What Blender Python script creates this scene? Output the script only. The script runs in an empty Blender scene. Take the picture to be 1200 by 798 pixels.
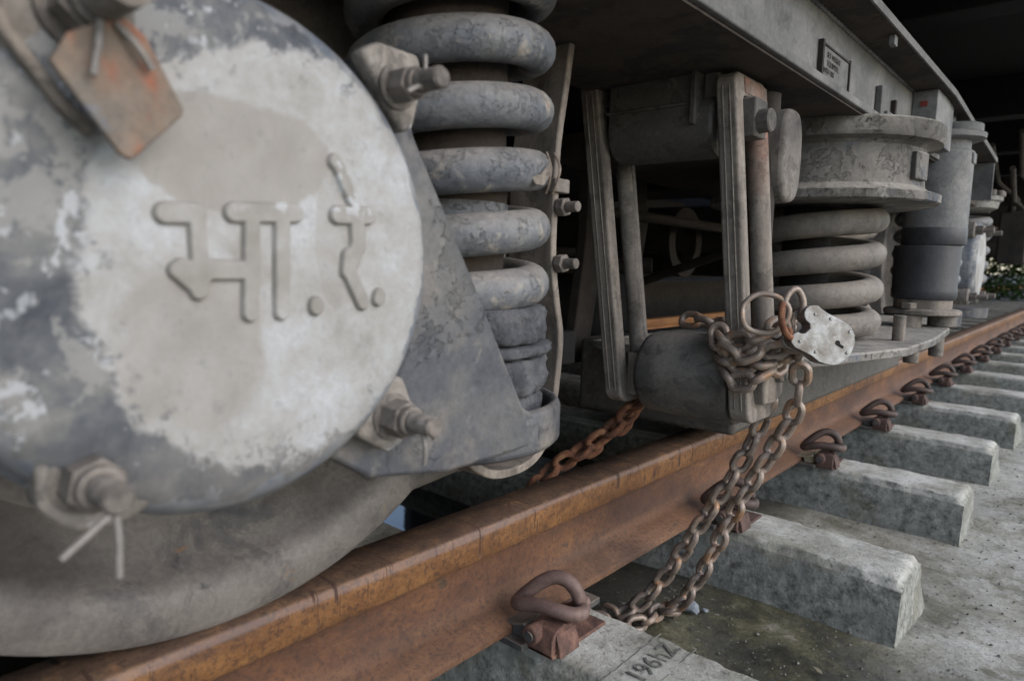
import bpy, bmesh, math, random
from mathutils import Vector, Matrix, noise
random.seed(7)
R = math.radians
scene = bpy.context.scene
COL = scene.collection

# ------------------------------------------------------------------ camera
cam_d = bpy.data.cameras.new('camera')
cam = bpy.data.objects.new('camera', cam_d)
COL.objects.link(cam)
fw = Vector((-0.653186, 0.748433, -0.114869)); rt = Vector((0.751471, 0.659366, 0.022991)); up = Vector((-0.092951, 0.071307, 0.993114))
cm = Matrix((rt, up, -fw)).transposed().to_4x4()
cm.translation = Vector((0.658, -0.777, 0.363))
cam.matrix_world = cm
cam_d.sensor_width = 36.0
cam_d.lens = 23.99
cam_d.clip_start = 0.02
cam_d.clip_end = 2000
cam_d.dof.use_dof = True
cam_d.dof.focus_distance = 1.05
cam_d.dof.aperture_fstop = 5.4
scene.camera = cam

# ------------------------------------------------------------------ sky and sun (overcast day)
world = bpy.data.worlds.new('World'); scene.world = world; world.use_nodes = True
wt = world.node_tree
bg = wt.nodes['Background']
sky = wt.nodes.new('ShaderNodeTexSky'); sky.sky_type = 'NISHITA'; sky.sun_disc = False
SUN_EL, SUN_AZ = R(33), R(82)        # azimuth measured from +Y towards +X
sky.sun_elevation = SUN_EL; sky.sun_rotation = SUN_AZ
sky.air_density = 1.0; sky.dust_density = 1.0
hsv = wt.nodes.new('ShaderNodeHueSaturation'); hsv.inputs['Saturation'].default_value = 0.9
wt.links.new(sky.outputs[0], hsv.inputs['Color']); wt.links.new(hsv.outputs[0], bg.inputs['Color'])
bg.inputs['Strength'].default_value = 0.15
sd = bpy.data.lights.new('sun', 'SUN'); sd.energy = 0.75; sd.angle = R(50); sd.color = (1.0, 0.99, 0.98)
sun = bpy.data.objects.new('sun', sd); COL.objects.link(sun)
sdir = Vector((math.sin(SUN_AZ)*math.cos(SUN_EL), math.cos(SUN_AZ)*math.cos(SUN_EL), math.sin(SUN_EL)))
sun.rotation_euler = sdir.to_track_quat('Z', 'Y').to_euler()
sun.location = (3, 0, 5)
vs = scene.view_settings
vs.view_transform = 'Standard'; vs.look = 'None'; vs.gamma = 1.0; vs.exposure = 1.25

# ------------------------------------------------------------------ materials
def mat(name, cols, scale=20, detail=8, rough=0.8, bump=0.25, bscale=None, metal=0.0, spots=(), dust=None, streak=None, bdist=0.004, distort=0.3, mott=0.16, mscale=None, flake=0.0, fscale=16, flo=.53):
    """noise-mixed surface. cols: [(pos, rgb)...]; spots: [(scale, lo, hi, rgb)...]; dust: (rgb, amount) on upward faces"""
    m = bpy.data.materials.new(name); m.use_nodes = True
    t = m.node_tree; N = t.nodes; L = t.links
    b = N['Principled BSDF']
    tc = N.new('ShaderNodeTexCoord'); oi = N.new('ShaderNodeObjectInfo')
    ad = N.new('ShaderNodeVectorMath'); ad.operation = 'ADD'
    sc = N.new('ShaderNodeVectorMath'); sc.operation = 'SCALE'; sc.inputs['Scale'].default_value = 13.0
    cb = N.new('ShaderNodeCombineXYZ')
    for i in range(3): L.new(oi.outputs['Random'], cb.inputs[i])
    L.new(cb.outputs[0], sc.inputs[0]); L.new(tc.outputs['Object'], ad.inputs[0]); L.new(sc.outputs[0], ad.inputs[1])
    vec = ad.outputs[0]
    if streak:
        mp = N.new('ShaderNodeMapping'); mp.inputs['Scale'].default_value = streak; L.new(vec, mp.inputs[0]); svec = mp.outputs[0]
    else: svec = vec
    def nz(s, d=detail, v=vec, r=0.6, di=distort):
        n = N.new('ShaderNodeTexNoise'); n.inputs['Scale'].default_value = s; n.inputs['Detail'].default_value = d
        n.inputs['Roughness'].default_value = r; n.inputs['Distortion'].default_value = di
        L.new(v, n.inputs['Vector']); return n.outputs['Fac']
    n1 = nz(scale, v=svec)
    cr = N.new('ShaderNodeValToRGB'); e = cr.color_ramp.elements
    while len(e) < len(cols): e.new(0.5)
    for el, (p, c) in zip(e, cols): el.position = p; el.color = (*c, 1)
    L.new(n1, cr.inputs[0]); col = cr.outputs[0]
    for (s, lo, hi, c) in spots:
        n = nz(s, 6)
        mr = N.new('ShaderNodeMapRange'); mr.inputs['From Min'].default_value = lo; mr.inputs['From Max'].default_value = hi; L.new(n, mr.inputs['Value'])
        mx = N.new('ShaderNodeMix'); mx.data_type = 'RGBA'; L.new(mr.outputs[0], mx.inputs['Factor']); L.new(col, mx.inputs['A']); mx.inputs['B'].default_value = (*c, 1)
        col = mx.outputs['Result']
    if dust:
        g = N.new('ShaderNodeNewGeometry'); sx = N.new('ShaderNodeSeparateXYZ'); L.new(g.outputs['Normal'], sx.inputs[0])
        mr = N.new('ShaderNodeMapRange'); mr.inputs['From Min'].default_value = 0.0; mr.inputs['From Max'].default_value = 0.9; mr.inputs['To Max'].default_value = dust[1]
        L.new(sx.outputs['Z'], mr.inputs['Value'])
        nn = nz(35); mu = N.new('ShaderNodeMath'); mu.operation = 'MULTIPLY'; mu.inputs[1].default_value = 1.6; L.new(nn, mu.inputs[0])
        m2 = N.new('ShaderNodeMath'); m2.operation = 'MULTIPLY'; m2.use_clamp = True; L.new(mr.outputs[0], m2.inputs[0]); L.new(mu.outputs[0], m2.inputs[1])
        mx = N.new('ShaderNodeMix'); mx.data_type = 'RGBA'; L.new(m2.outputs[0], mx.inputs['Factor']); L.new(col, mx.inputs['A']); mx.inputs['B'].default_value = (*dust[0], 1)
        col = mx.outputs['Result']
    if mott:
        fr_ = N.new('ShaderNodeMapRange'); fr_.inputs['From Min'].default_value = .35; fr_.inputs['From Max'].default_value = .65; fr_.inputs['To Min'].default_value = 1-mott; fr_.inputs['To Max'].default_value = 1+mott*.7
        L.new(nz(mscale or 150, 4, r=.7), fr_.inputs['Value'])
        f2 = N.new('ShaderNodeMapRange'); f2.inputs['From Min'].default_value = .35; f2.inputs['From Max'].default_value = .65; f2.inputs['To Min'].default_value = 1-mott*.7; f2.inputs['To Max'].default_value = 1+mott*.5
        L.new(nz(max(40, scale*3.5), 7, r=.75), f2.inputs['Value'])
        mu = N.new('ShaderNodeMath'); mu.operation = 'MULTIPLY'; L.new(fr_.outputs[0], mu.inputs[0]); L.new(f2.outputs[0], mu.inputs[1])
        vm = N.new('ShaderNodeVectorMath'); vm.operation = 'SCALE'; L.new(col, vm.inputs[0]); L.new(mu.outputs[0], vm.inputs['Scale']); col = vm.outputs[0]
    fmask = None
    if flake:
        fm = N.new('ShaderNodeMapRange'); fm.inputs['From Min'].default_value = flo; fm.inputs['From Max'].default_value = flo+.018
        L.new(nz(fscale, 10, r=.72), fm.inputs['Value']); fmask = fm.outputs[0]
        fe = N.new('ShaderNodeMapRange'); fe.inputs['To Min'].default_value = 1.0; fe.inputs['To Max'].default_value = 1-flake; L.new(fmask, fe.inputs['Value'])
        vf = N.new('ShaderNodeVectorMath'); vf.operation = 'SCALE'; L.new(col, vf.inputs[0]); L.new(fe.outputs[0], vf.inputs['Scale']); col = vf.outputs[0]
    L.new(col, b.inputs['Base Color'])
    b.inputs['Roughness'].default_value = rough; b.inputs['Metallic'].default_value = metal
    b.inputs['Specular IOR Level'].default_value = 0.35
    if bump:
        nb = nz(bscale or scale*4, 8); bp = N.new('ShaderNodeBump'); bp.inputs['Strength'].default_value = bump; bp.inputs['Distance'].default_value = bdist
        if fmask is not None:
            hm = N.new('ShaderNodeMath'); hm.operation = 'MULTIPLY_ADD'; hm.inputs[1].default_value = -.45; L.new(fmask, hm.inputs[0]); L.new(nb, hm.inputs[2]); nb = hm.outputs[0]
        L.new(nb, bp.inputs['Height']); L.new(bp.outputs[0], b.inputs['Normal'])
    m['col'] = 1
    return m
DUST = (0.215, 0.19, 0.168)
M = {}
M['grime'] = mat('grimy dusty steel', [(0.34, (0.05, 0.046, 0.043)), (0.5, (0.10, 0.089, 0.079)), (0.68, (0.165, 0.146, 0.127))], 8, dust=(DUST, .5), rough=.85, spots=[(60, .66, .74, (0.05, 0.045, 0.045))], flake=0.3, fscale=14, flo=0.53)
M['hanger'] = mat('dusty link steel', [(0.34, (0.10, 0.084, 0.070)), (0.5, (0.17, 0.143, 0.12)), (0.66, (0.24, 0.205, 0.17))], 12, dust=(DUST, .3), streak=(3, 3, .5), rough=.8, bump=.3, spots=[(50, .68, .76, (0.08, 0.05, 0.04))], flake=0.28, fscale=18, flo=0.55)
M['hanger_red'] = mat('link steel with red primer showing', [(0.36, (0.18, 0.145, 0.12)), (0.5, (0.20, 0.125, 0.095)), (0.62, (0.24, 0.085, 0.055))], 11, dust=(DUST, .3), rough=.8, flake=0.3, fscale=16, flo=0.54)
M['dark'] = mat('steel with coach shade in colour', [(0.3, (0.009, 0.008, 0.008)), (0.7, (0.024, 0.021, 0.019))], 8, rough=.8)  # steel with the darkness under the coach put into its colour
M['bracket'] = mat('bracket with shade in colour', [(0.3, (0.05, 0.045, 0.04)), (0.7, (0.10, 0.088, 0.076))], 12, rough=.75, spots=[(40,.62,.7,(.12,.105,.09))], flake=0.35, fscale=12, flo=0.54)  # base colour darkened to carry the shade below the beam
M['dark_brown'] = mat('dark brown grime', [(0.3, (0.02, 0.017, 0.015)), (0.7, (0.05, 0.04, 0.033))], 12, rough=.9)
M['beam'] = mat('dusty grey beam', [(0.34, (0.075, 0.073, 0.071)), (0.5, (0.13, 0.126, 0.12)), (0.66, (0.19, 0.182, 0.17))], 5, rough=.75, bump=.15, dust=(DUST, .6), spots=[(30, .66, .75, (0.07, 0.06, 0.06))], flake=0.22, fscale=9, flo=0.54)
M['beam_under'] = mat('brown beam with shade in colour', [(0.3, (0.03, 0.023, 0.018)), (0.7, (0.062, 0.047, 0.037))], 7, rough=.9, flake=0.3, fscale=9, flo=0.54)  # brown, darkened to carry the shade on the beam's underside
M['spring'] = mat('blue grey spring steel', [(0.34, (0.075, 0.081, 0.092)), (0.48, (0.108, 0.112, 0.120)), (0.58, (0.135, 0.136, 0.138)), (0.7, (0.175, 0.168, 0.158))], 13, rough=.55, bump=.7, bscale=60, dust=((0.27, 0.24, 0.21), .75), spots=[(30, .57, .66, (0.24, 0.215, 0.185)), (30, .68, .72, (0.22, 0.13, 0.09)), (55, .66, .70, (0.04, 0.04, 0.045))], flake=0.10, fscale=20, flo=0.54)
M['spring_dusty'] = mat('dust coated spring steel', [(0.34, (0.095, 0.085, 0.075)), (0.5, (0.16, 0.14, 0.12)), (0.66, (0.22, 0.19, 0.16))], 9, rough=.7, bump=.4, bscale=60, dust=((0.28, 0.24, 0.2), .5), spots=[(40, .68, .74, (0.08, 0.08, 0.08))], flake=0.18, fscale=16, flo=0.56)
M['gusset'] = mat('slate painted plate', [(0.34, (0.035, 0.038, 0.048)), (0.5, (0.068, 0.069, 0.076)), (0.66, (0.11, 0.105, 0.10))], 9, rough=.5, bump=.6, bscale=30, dust=(DUST, .35), spots=[(11, .55, .72, (0.16, 0.14, 0.12)), (26, .62, .74, (0.20, 0.18, 0.15)), (45, .66, .72, (0.045, 0.045, 0.05))], flake=0.2, fscale=12, flo=0.54)
M['rubber'] = mat('caked rubber', [(0.3, (0.035, 0.036, 0.04)), (0.5, (0.07, 0.07, 0.076)), (0.7, (0.115, 0.112, 0.115))], 30, rough=.95, bump=1.0, bscale=120, bdist=.006)
M['sleeve'] = mat('black damper sleeve', [(0.3, (0.018, 0.018, 0.021)), (0.7, (0.038, 0.038, 0.043))], 12, rough=.55, bump=.3, bscale=50, dust=(DUST, .5))
M['damper'] = mat('pale grey damper body', [(0.34, (0.085, 0.087, 0.09)), (0.5, (0.145, 0.143, 0.138)), (0.66, (0.21, 0.20, 0.19))], 9, rough=.7, bump=.3, bscale=90, spots=[(16, .62, .68, (0.12, 0.125, 0.14))], flake=0.15, fscale=12, flo=0.55)
M['drum'] = mat('dusty spring seat', [(0.34, (0.07, 0.064, 0.058)), (0.48, (0.125, 0.113, 0.10)), (0.58, (0.175, 0.16, 0.14)), (0.7, (0.25, 0.235, 0.21))], 7, rough=.8, bump=.9, bscale=30, dust=((0.33, 0.30, 0.26), .9), spots=[(12, .57, .63, (0.085, 0.09, 0.10)), (50, .63, .68, (0.03, 0.028, 0.026)), (24, .64, .70, (0.30, 0.29, 0.27))], flake=0.24, fscale=13, flo=0.52)
M['chain'] = mat('brown chain steel', [(0.33, (0.15, 0.11, 0.088)), (0.52, (0.25, 0.20, 0.165)), (0.70, (0.31, 0.17, 0.09))], 26, rough=.48, metal=.3, bump=.4, bscale=200, bdist=.001, spots=[(40, .64, .72, (0.36, 0.15, 0.05))])
M['chain_rust'] = mat('rust eaten chain', [(0.34, (0.05, 0.025, 0.018)), (0.52, (0.14, 0.055, 0.028)), (0.68, (0.24, 0.12, 0.06))], 40, rough=.9, bump=.7, bscale=200, bdist=.002)
M['lock'] = mat('worn galvanised lock', [(0.34, (0.13, 0.115, 0.10)), (0.48, (0.20, 0.192, 0.182)), (0.64, (0.30, 0.305, 0.305))], 45, rough=.42, metal=.3, bump=.3, bscale=150, bdist=.001, spots=[(90, .62, .70, (0.13, 0.10, 0.08))])
M['rivet'] = mat('dull rivet', [(0.3, (0.2, 0.19, 0.18)), (0.7, (0.3, 0.3, 0.3))], 60, rough=.4, metal=.3, bump=0)
M['lock_edge'] = mat('rust stained lock edge', [(0.3, (0.10, 0.07, 0.055)), (0.7, (0.24, 0.2, 0.17))], 60, rough=.6, metal=.3)
M['black'] = mat('near black for keyhole and shade', [(0.3, (0.005, 0.005, 0.005)), (0.7, (0.012, 0.01, 0.01))], 60, rough=.9, bump=0)  # near black: keyhole, and shade put into floor and guide cylinders
M['nut'] = mat('grey brown nut', [(0.3, (0.10, 0.088, 0.078)), (0.6, (0.17, 0.145, 0.125)), (0.8, (0.24, 0.21, 0.19))], 35, rough=.7, bump=.4, bscale=150, bdist=.002, metal=.15, dust=(DUST, .4), flake=0.3, fscale=40, flo=0.54)
M['pin'] = mat('dull split pin', [(0.3, (0.15, 0.135, 0.12)), (0.7, (0.24, 0.22, 0.2))], 60, rough=.55, metal=.3)
M['plate_rust'] = mat('rusty lock plate', [(0.36, (0.13, 0.11, 0.09)), (0.52, (0.16, 0.115, 0.085)), (0.64, (0.24, 0.085, 0.045))], 30, rough=.75, bump=.4, bscale=90, bdist=.002, spots=[(22, .60, .68, (0.13, 0.14, 0.17))])
M['wheel'] = mat('wheel steel', [(0.34, (0.085, 0.074, 0.067)), (0.5, (0.14, 0.123, 0.11)), (0.66, (0.19, 0.17, 0.152))], 6, rough=.6, bump=.3, bscale=50, spots=[(10, .56, .68, (0.075, 0.073, 0.078)), (26, .64, .72, (0.05, 0.045, 0.045)), (22, .68, .74, (0.22, 0.13, 0.07))], flake=0.15, fscale=10, flo=0.54)
M['clip'] = mat('brown clip steel', [(0.3, (0.10, 0.063, 0.054)), (0.6, (0.15, 0.098, 0.083)), (0.8, (0.20, 0.13, 0.105))], 30, rough=.62, bump=.3, bscale=150, bdist=.001, metal=.15)
M['clip_dark'] = mat('dark brown clip steel', [(0.3, (0.045, 0.031, 0.027)), (0.6, (0.078, 0.053, 0.045)), (0.8, (0.12, 0.08, 0.062))], 30, rough=.62, bump=.3, bscale=150, bdist=.001, metal=.15)
M['shoulder'] = mat('rusty cast shoulder', [(0.34, (0.05, 0.03, 0.025)), (0.5, (0.105, 0.055, 0.042)), (0.66, (0.19, 0.10, 0.068))], 35, rough=.85, bump=.5, bscale=150, bdist=.002)
M['pad'] = mat('dark rail pad', [(0.3, (0.035, 0.036, 0.04)), (0.7, (0.085, 0.08, 0.07))], 30, rough=.7, bump=.4, dust=((0.2, 0.15, 0.11), .5))
M['liner'] = mat('pale liner', [(0.3, (0.20, 0.17, 0.11)), (0.7, (0.36, 0.31, 0.22))], 30, rough=.8)
M['stone'] = mat('blue grey ballast stone', [(0.3, (0.13, 0.145, 0.16)), (0.7, (0.24, 0.26, 0.28))], 40, rough=.8)
M['concrete_far'] = mat('platform concrete', [(0.3, (0.34, 0.35, 0.30)), (0.7, (0.45, 0.45, 0.40))], 5, rough=.9)
M['leaf'] = mat('leaf green', [(0.3, (0.03, 0.055, 0.018)), (0.7, (0.075, 0.13, 0.035))], 3, rough=1, bump=0)
M['shoulder_dark'] = mat('dull cast shoulder', [(0.3, (0.05, 0.03, 0.025)), (0.6, (0.085, 0.05, 0.04)), (0.8, (0.13, 0.075, 0.055))], 35, rough=.85, bump=.5, bscale=150, bdist=.002)
M['rail_far'] = mat('far rail rust', [(0.3, (0.22, 0.10, 0.045)), (0.7, (0.42, 0.20, 0.08))], 6, rough=.8)
M['grease'] = mat('pale yellow rivet', [(0.3, (0.3, 0.2, 0.1)), (0.7, (0.4, 0.3, 0.2))], 30)
M['red'] = mat('red paint daub', [(0.3, (0.13, 0.025, 0.02)), (0.7, (0.2, 0.04, 0.03))], 30)

def graph(name):
    m = bpy.data.materials.new(name); m.use_nodes = True
    t = m.node_tree; N = t.nodes; L = t.links
    class G: pass
    g = G(); g.m = m; g.N = N; g.L = L; g.b = N['Principled BSDF']; g.b.inputs['Specular IOR Level'].default_value = .35
    tc = N.new('ShaderNodeTexCoord'); g.obj = tc.outputs['Object']
    sx = N.new('ShaderNodeSeparateXYZ'); L.new(g.obj, sx.inputs[0]); g.x, g.y, g.z = sx.outputs
    def inp(s, v):
        if isinstance(v, (int, float)): s.default_value = v
        elif isinstance(v, (tuple, list)): s.default_value = (*v, 1) if len(v) == 3 and s.type == 'RGBA' else v
        else: L.new(v, s)
    def math_(op, a, b=0.0, c=None, clamp=False):
        n = N.new('ShaderNodeMath'); n.operation = op; n.use_clamp = clamp; inp(n.inputs[0], a); inp(n.inputs[1], b)
        if c is not None: inp(n.inputs[2], c)
        return n.outputs[0]
    def noise_(s, d=6, r=.6, v=None, scl=None, di=0.2):
        vv = v or g.obj
        if scl: mp = N.new('ShaderNodeMapping'); mp.inputs['Scale'].default_value = scl; L.new(vv, mp.inputs[0]); vv = mp.outputs[0]
        n = N.new('ShaderNodeTexNoise'); n.inputs['Scale'].default_value = s; n.inputs['Detail'].default_value = d; n.inputs['Roughness'].default_value = r; n.inputs['Distortion'].default_value = di
        L.new(vv, n.inputs['Vector']); return n.outputs['Fac']
    def ramp(f, cols):
        cr = N.new('ShaderNodeValToRGB'); e = cr.color_ramp.elements
        while len(e) < len(cols): e.new(0.5)
        for el, (p, c) in zip(e, cols): el.position = p; el.color = (*c, 1)
        L.new(f, cr.inputs[0]); return cr.outputs[0]
    def step(v, lo, hi):
        mr = N.new('ShaderNodeMapRange'); mr.interpolation_type = 'SMOOTHSTEP'; mr.inputs['From Min'].default_value = lo; mr.inputs['From Max'].default_value = hi; inp(mr.inputs['Value'], v); return mr.outputs[0]
    def mix(f, a, b):
        n = N.new('ShaderNodeMix'); n.data_type = 'RGBA'; inp(n.inputs['Factor'], f); inp(n.inputs['A'], a); inp(n.inputs['B'], b); return n.outputs['Result']
    def bump(h, s=.3, d=.004):
        n = N.new('ShaderNodeBump'); n.inputs['Strength'].default_value = s; n.inputs['Distance'].default_value = d; L.new(h, n.inputs['Height']); L.new(n.outputs[0], g.b.inputs['Normal'])
    g.math = math_; g.noise = noise_; g.ramp = ramp; g.step = step; g.mix = mix; g.bump = bump; g.inp = inp
    return g

# axle box cover: peeling pale paint over slate grey, tan dust film
g = graph('peeling cover paint')
yy = g.math('SUBTRACT', g.y, 0.022); zz = g.math('SUBTRACT', g.z, 0.010)
rr = g.math('SQRT', g.math('ADD', g.math('MULTIPLY', yy, yy), g.math('MULTIPLY', zz, zz)))
edge = g.noise(26, 8, .65); big = g.noise(9, 5, .55)
rw = g.math('ADD', rr, g.math('ADD', g.math('MULTIPLY', g.math('SUBTRACT', edge, .5), .032), g.math('MULTIPLY', g.math('SUBTRACT', big, .5), .035)))
rw = g.math('ADD', rw, g.math('MULTIPLY', g.math('ADD', g.math('MULTIPLY', g.y, -.75), g.math('MULTIPLY', g.z, .45)), .22))
fine = g.math('MULTIPLY', g.math('SUBTRACT', g.noise(75, 6, .7), .5), .022)
rw = g.math('ADD', rw, fine)
inside = g.math('SUBTRACT', 1.0, g.step(rw, .1225, .1295))
inside = g.math('MULTIPLY', inside, g.math('SUBTRACT', 1.0, g.math('MULTIPLY', g.math('MULTIPLY', g.step(g.noise(60, 8, .75), .55, .60), g.step(rw, .095, .125)), .75)))
rt_ = g.math('SQRT', g.math('ADD', g.math('POWER', g.math('SUBTRACT', g.y, 0.012), 2.0), g.math('POWER', g.math('MULTIPLY', g.math('SUBTRACT', g.z, 0.0), 1.05), 2.0)))
def blob(cy, cz, ry, rz, wob, lo=.94, hi=1.0):
    a1 = g.math('DIVIDE', g.math('SUBTRACT', g.y, cy), ry); a2 = g.math('DIVIDE', g.math('SUBTRACT', g.z, cz), rz)
    q = g.math('SQRT', g.math('ADD', g.math('MULTIPLY', a1, a1), g.math('MULTIPLY', a2, a2)))
    q = g.math('ADD', q, g.math('MULTIPLY', g.math('SUBTRACT', g.noise(14, 6, .6), .5), wob))
    return g.math('SUBTRACT', 1.0, g.step(q, lo, hi))
t1 = blob(.0, .058, .070, .034, .9, .9, 1.0); t2 = blob(-.025, -.045, .050, .062, 1.6, .7, 1.05); t3 = blob(.07, .02, .02, .05, .8)
tanm = g.math('MAXIMUM', g.math('MULTIPLY', t1, .8), g.math('MULTIPLY', t2, .65)); tanm = g.math('MAXIMUM', tanm, g.math('MULTIPLY', t3, .4))
white = g.ramp(g.noise(24, 11, .78), [(.32, (.20, .188, .172)), (.46, (.265, .254, .24)), (.57, (.31, .308, .306)), (.68, (.38, .39, .405))])
tan = g.ramp(g.noise(22, 9, .7), [(.3, (.17, .153, .134)), (.7, (.25, .228, .202))])
paint = g.mix(tanm, white, tan)
slate = g.ramp(g.noise(20, 8, .65), [(.36, (.03, .034, .042)), (.48, (.07, .073, .080)), (.57, (.115, .113, .11)), (.68, (.18, .173, .163))])
fl = g.step(g.noise(27, 10, .74), .535, .56)
slate = g.mix(g.math('MULTIPLY', fl, .65), slate, (.21, .203, .19))
fl3 = g.step(g.noise(42, 9, .72), .575, .60); slate = g.mix(g.math('MULTIPLY', fl3, .7), slate, (.36, .365, .375))
fl2 = g.step(g.noise(60, 3, .5), .67, .70)
slate = g.mix(g.math('MULTIPLY', fl2, .6), slate, (.30, .31, .32))
low = g.math('MULTIPLY', g.math('SUBTRACT', 1.0, g.step(g.z, -.13, -.085)), .8)
slate = g.mix(low, slate, g.ramp(g.noise(24, 9, .7), [(.35, (.075, .075, .08)), (.55, (.15, .14, .13)), (.7, (.21, .195, .175))]))
col = g.mix(inside, slate, paint)
rim_ = g.math('SQRT', g.math('ADD', g.math('MULTIPLY', g.y, g.y), g.math('MULTIPLY', g.z, g.z)))
rimm = g.math('MULTIPLY', g.step(g.math('ADD', rim_, g.math('MULTIPLY', g.math('SUBTRACT', g.noise(28, 8, .7), .5), .06)), .146, .150), .8)
col = g.mix(rimm, col, g.ramp(g.noise(35, 6), [(.35, (.085, .10, .125)), (.65, (.20, .20, .20))]))
col = g.mix(g.math('MULTIPLY', g.step(g.noise(95, 6, .75), .56, .66), .35), col, (.12, .115, .11))
chips = g.math('MULTIPLY', g.step(g.noise(55, 6, .6), .69, .73), .7)
col = g.mix(chips, col, (.12, .12, .125))
g.L.new(col, g.b.inputs['Base Color']); g.b.inputs['Roughness'].default_value = .62
hh = g.math('ADD', g.math('MULTIPLY', inside, .5), g.math('MULTIPLY', g.noise(80, 8), .6)); g.bump(hh, .35, .002)
M['cover'] = g.m
g = graph('cast letter paint')
c = g.ramp(g.noise(35, 6), [(.3, (.175, .16, .14)), (.55, (.235, .22, .20)), (.75, (.31, .305, .295))])
c = g.mix(g.math('MULTIPLY', g.step(g.math('ADD', g.z, g.math('MULTIPLY', g.noise(50), .02)), .034, .046), g.math('MULTIPLY', g.step(g.noise(90, 4), .52, .60), .7)), c, (.40, .41, .42))
g.L.new(c, g.b.inputs['Base Color']); g.b.inputs['Roughness'].default_value = .65; g.bump(g.noise(90, 6), .25, .002)
M['letter'] = g.m

# rail: orange head side, purple brown web, brown top
g = graph('rusty rail')
n1 = g.noise(9, 8, .65, scl=(1, .35, 1)); n2 = g.noise(150, 4, .6)
headc = g.ramp(g.noise(14, 11, .8, scl=(1, .5, 1)), [(.34, (.075, .034, .015)), (.46, (.14, .062, .022)), (.56, (.20, .095, .034)), (.68, (.27, .14, .055))])
webc = g.ramp(g.noise(6, 10, .75, scl=(1, .5, 1)), [(.34, (.045, .022, .014)), (.48, (.085, .038, .020)), (.58, (.13, .058, .026)), (.68, (.185, .09, .036))])
footc = g.ramp(n1, [(.3, (.06, .030, .017)), (.5, (.11, .052, .026)), (.7, (.16, .085, .048))])
topc = g.ramp(g.noise(30, 8), [(.3, (.05, .03, .02)), (.55, (.105, .06, .035)), (.75, (.22, .11, .05))])
zn = g.math('ADD', g.z, g.math('MULTIPLY', g.math('SUBTRACT', n1, .5), .01))
c = g.mix(g.step(zn, -.124, -.112), footc, webc); c = g.mix(g.step(zn, -.050, -.042), c, headc)
c = g.mix(g.step(g.z, -.0035, -.0008), c, topc)
c = g.mix(g.math('MULTIPLY', g.step(g.noise(130, 8, .8), .50, .58), .62), c, (.035, .019, .015))
c = g.mix(g.math('MULTIPLY', g.step(g.noise(28, 9, .75), .58, .66), .45), c, (.17, .085, .04))
c = g.mix(g.math('MULTIPLY', g.step(g.noise(9, 8, .75, scl=(1, .45, 1)), .50, .62), .55), c, (.055, .030, .022))
c = g.mix(g.math('MULTIPLY', g.step(g.noise(22, 4, .6, scl=(1, .6, 1)), .665, .69), .7), c, (.04, .03, .02))
edge_band = g.math('MULTIPLY', g.step(g.math('ADD', g.z, g.math('MULTIPLY', g.noise(4, 3, .5, scl=(1, .5, 1)), .022)), -.001, .004), .55)  # pale band along the upper edge of the rail head
c = g.mix(g.math('MULTIPLY', g.math('MULTIPLY', edge_band, .7), g.math('SUBTRACT', 1.0, g.step(g.z, -.004, -.001))), c, (.20, .165, .165))
cr_ = g.noise(1, 2, .5, scl=(3, 110, 6), di=.8)
crack = g.math('MULTIPLY', g.math('MULTIPLY', g.step(cr_, .62, .64), g.step(g.z, -.046, -.034)), g.math('MULTIPLY', g.step(g.noise(6, 2), .46, .52), .95))
c = g.mix(crack, c, (.05, .025, .018))
g.L.new(c, g.b.inputs['Base Color']); g.b.inputs['Roughness'].default_value = .72
g.bump(g.math('ADD', g.math('MULTIPLY', n2, .5), g.math('ADD', g.noise(40, 9, .75), g.math('MULTIPLY', crack, -2.0))), .6, .004)
M['rail'] = g.m

# concrete sleepers: pale upward faces, darker pitted sides
g = graph('weathered sleeper concrete')
oi = g.N.new('ShaderNodeObjectInfo'); v = g.N.new('ShaderNodeVectorMath'); v.operation = 'ADD'
cbb = g.N.new('ShaderNodeCombineXYZ'); mm = g.math('MULTIPLY', oi.outputs['Random'], 17.0)
for i in range(3): g.L.new(mm, cbb.inputs[i])
g.L.new(g.obj, v.inputs[0]); g.L.new(cbb.outputs[0], v.inputs[1]); ov = v.outputs[0]
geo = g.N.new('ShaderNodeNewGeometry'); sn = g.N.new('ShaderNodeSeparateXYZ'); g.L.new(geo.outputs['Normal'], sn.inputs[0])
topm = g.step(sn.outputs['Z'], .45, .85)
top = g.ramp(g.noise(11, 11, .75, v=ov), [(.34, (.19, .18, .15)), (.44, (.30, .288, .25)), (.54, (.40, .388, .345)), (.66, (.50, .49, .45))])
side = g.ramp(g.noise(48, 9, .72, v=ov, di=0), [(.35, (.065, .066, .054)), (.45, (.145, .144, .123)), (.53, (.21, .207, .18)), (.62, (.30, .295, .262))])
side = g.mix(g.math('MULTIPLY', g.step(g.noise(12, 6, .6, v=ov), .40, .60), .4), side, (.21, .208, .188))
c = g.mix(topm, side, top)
c = g.mix(g.math('MULTIPLY', g.step(g.noise(110, 6, .75, v=ov), .55, .62), .55), c, (.045, .045, .038))
c = g.mix(g.math('MULTIPLY', g.step(g.noise(5, 4, v=ov), .52, .62), .35), c, (.13, .12, .075))
g.L.new(c, g.b.inputs['Base Color']); g.b.inputs['Roughness'].default_value = .93
g.bump(g.math('ADD', g.noise(60, 9, .7, v=ov), g.math('MULTIPLY', g.noise(190, 4, v=ov), .5)), .6, .005)
M['sleeper'] = g.m

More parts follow.
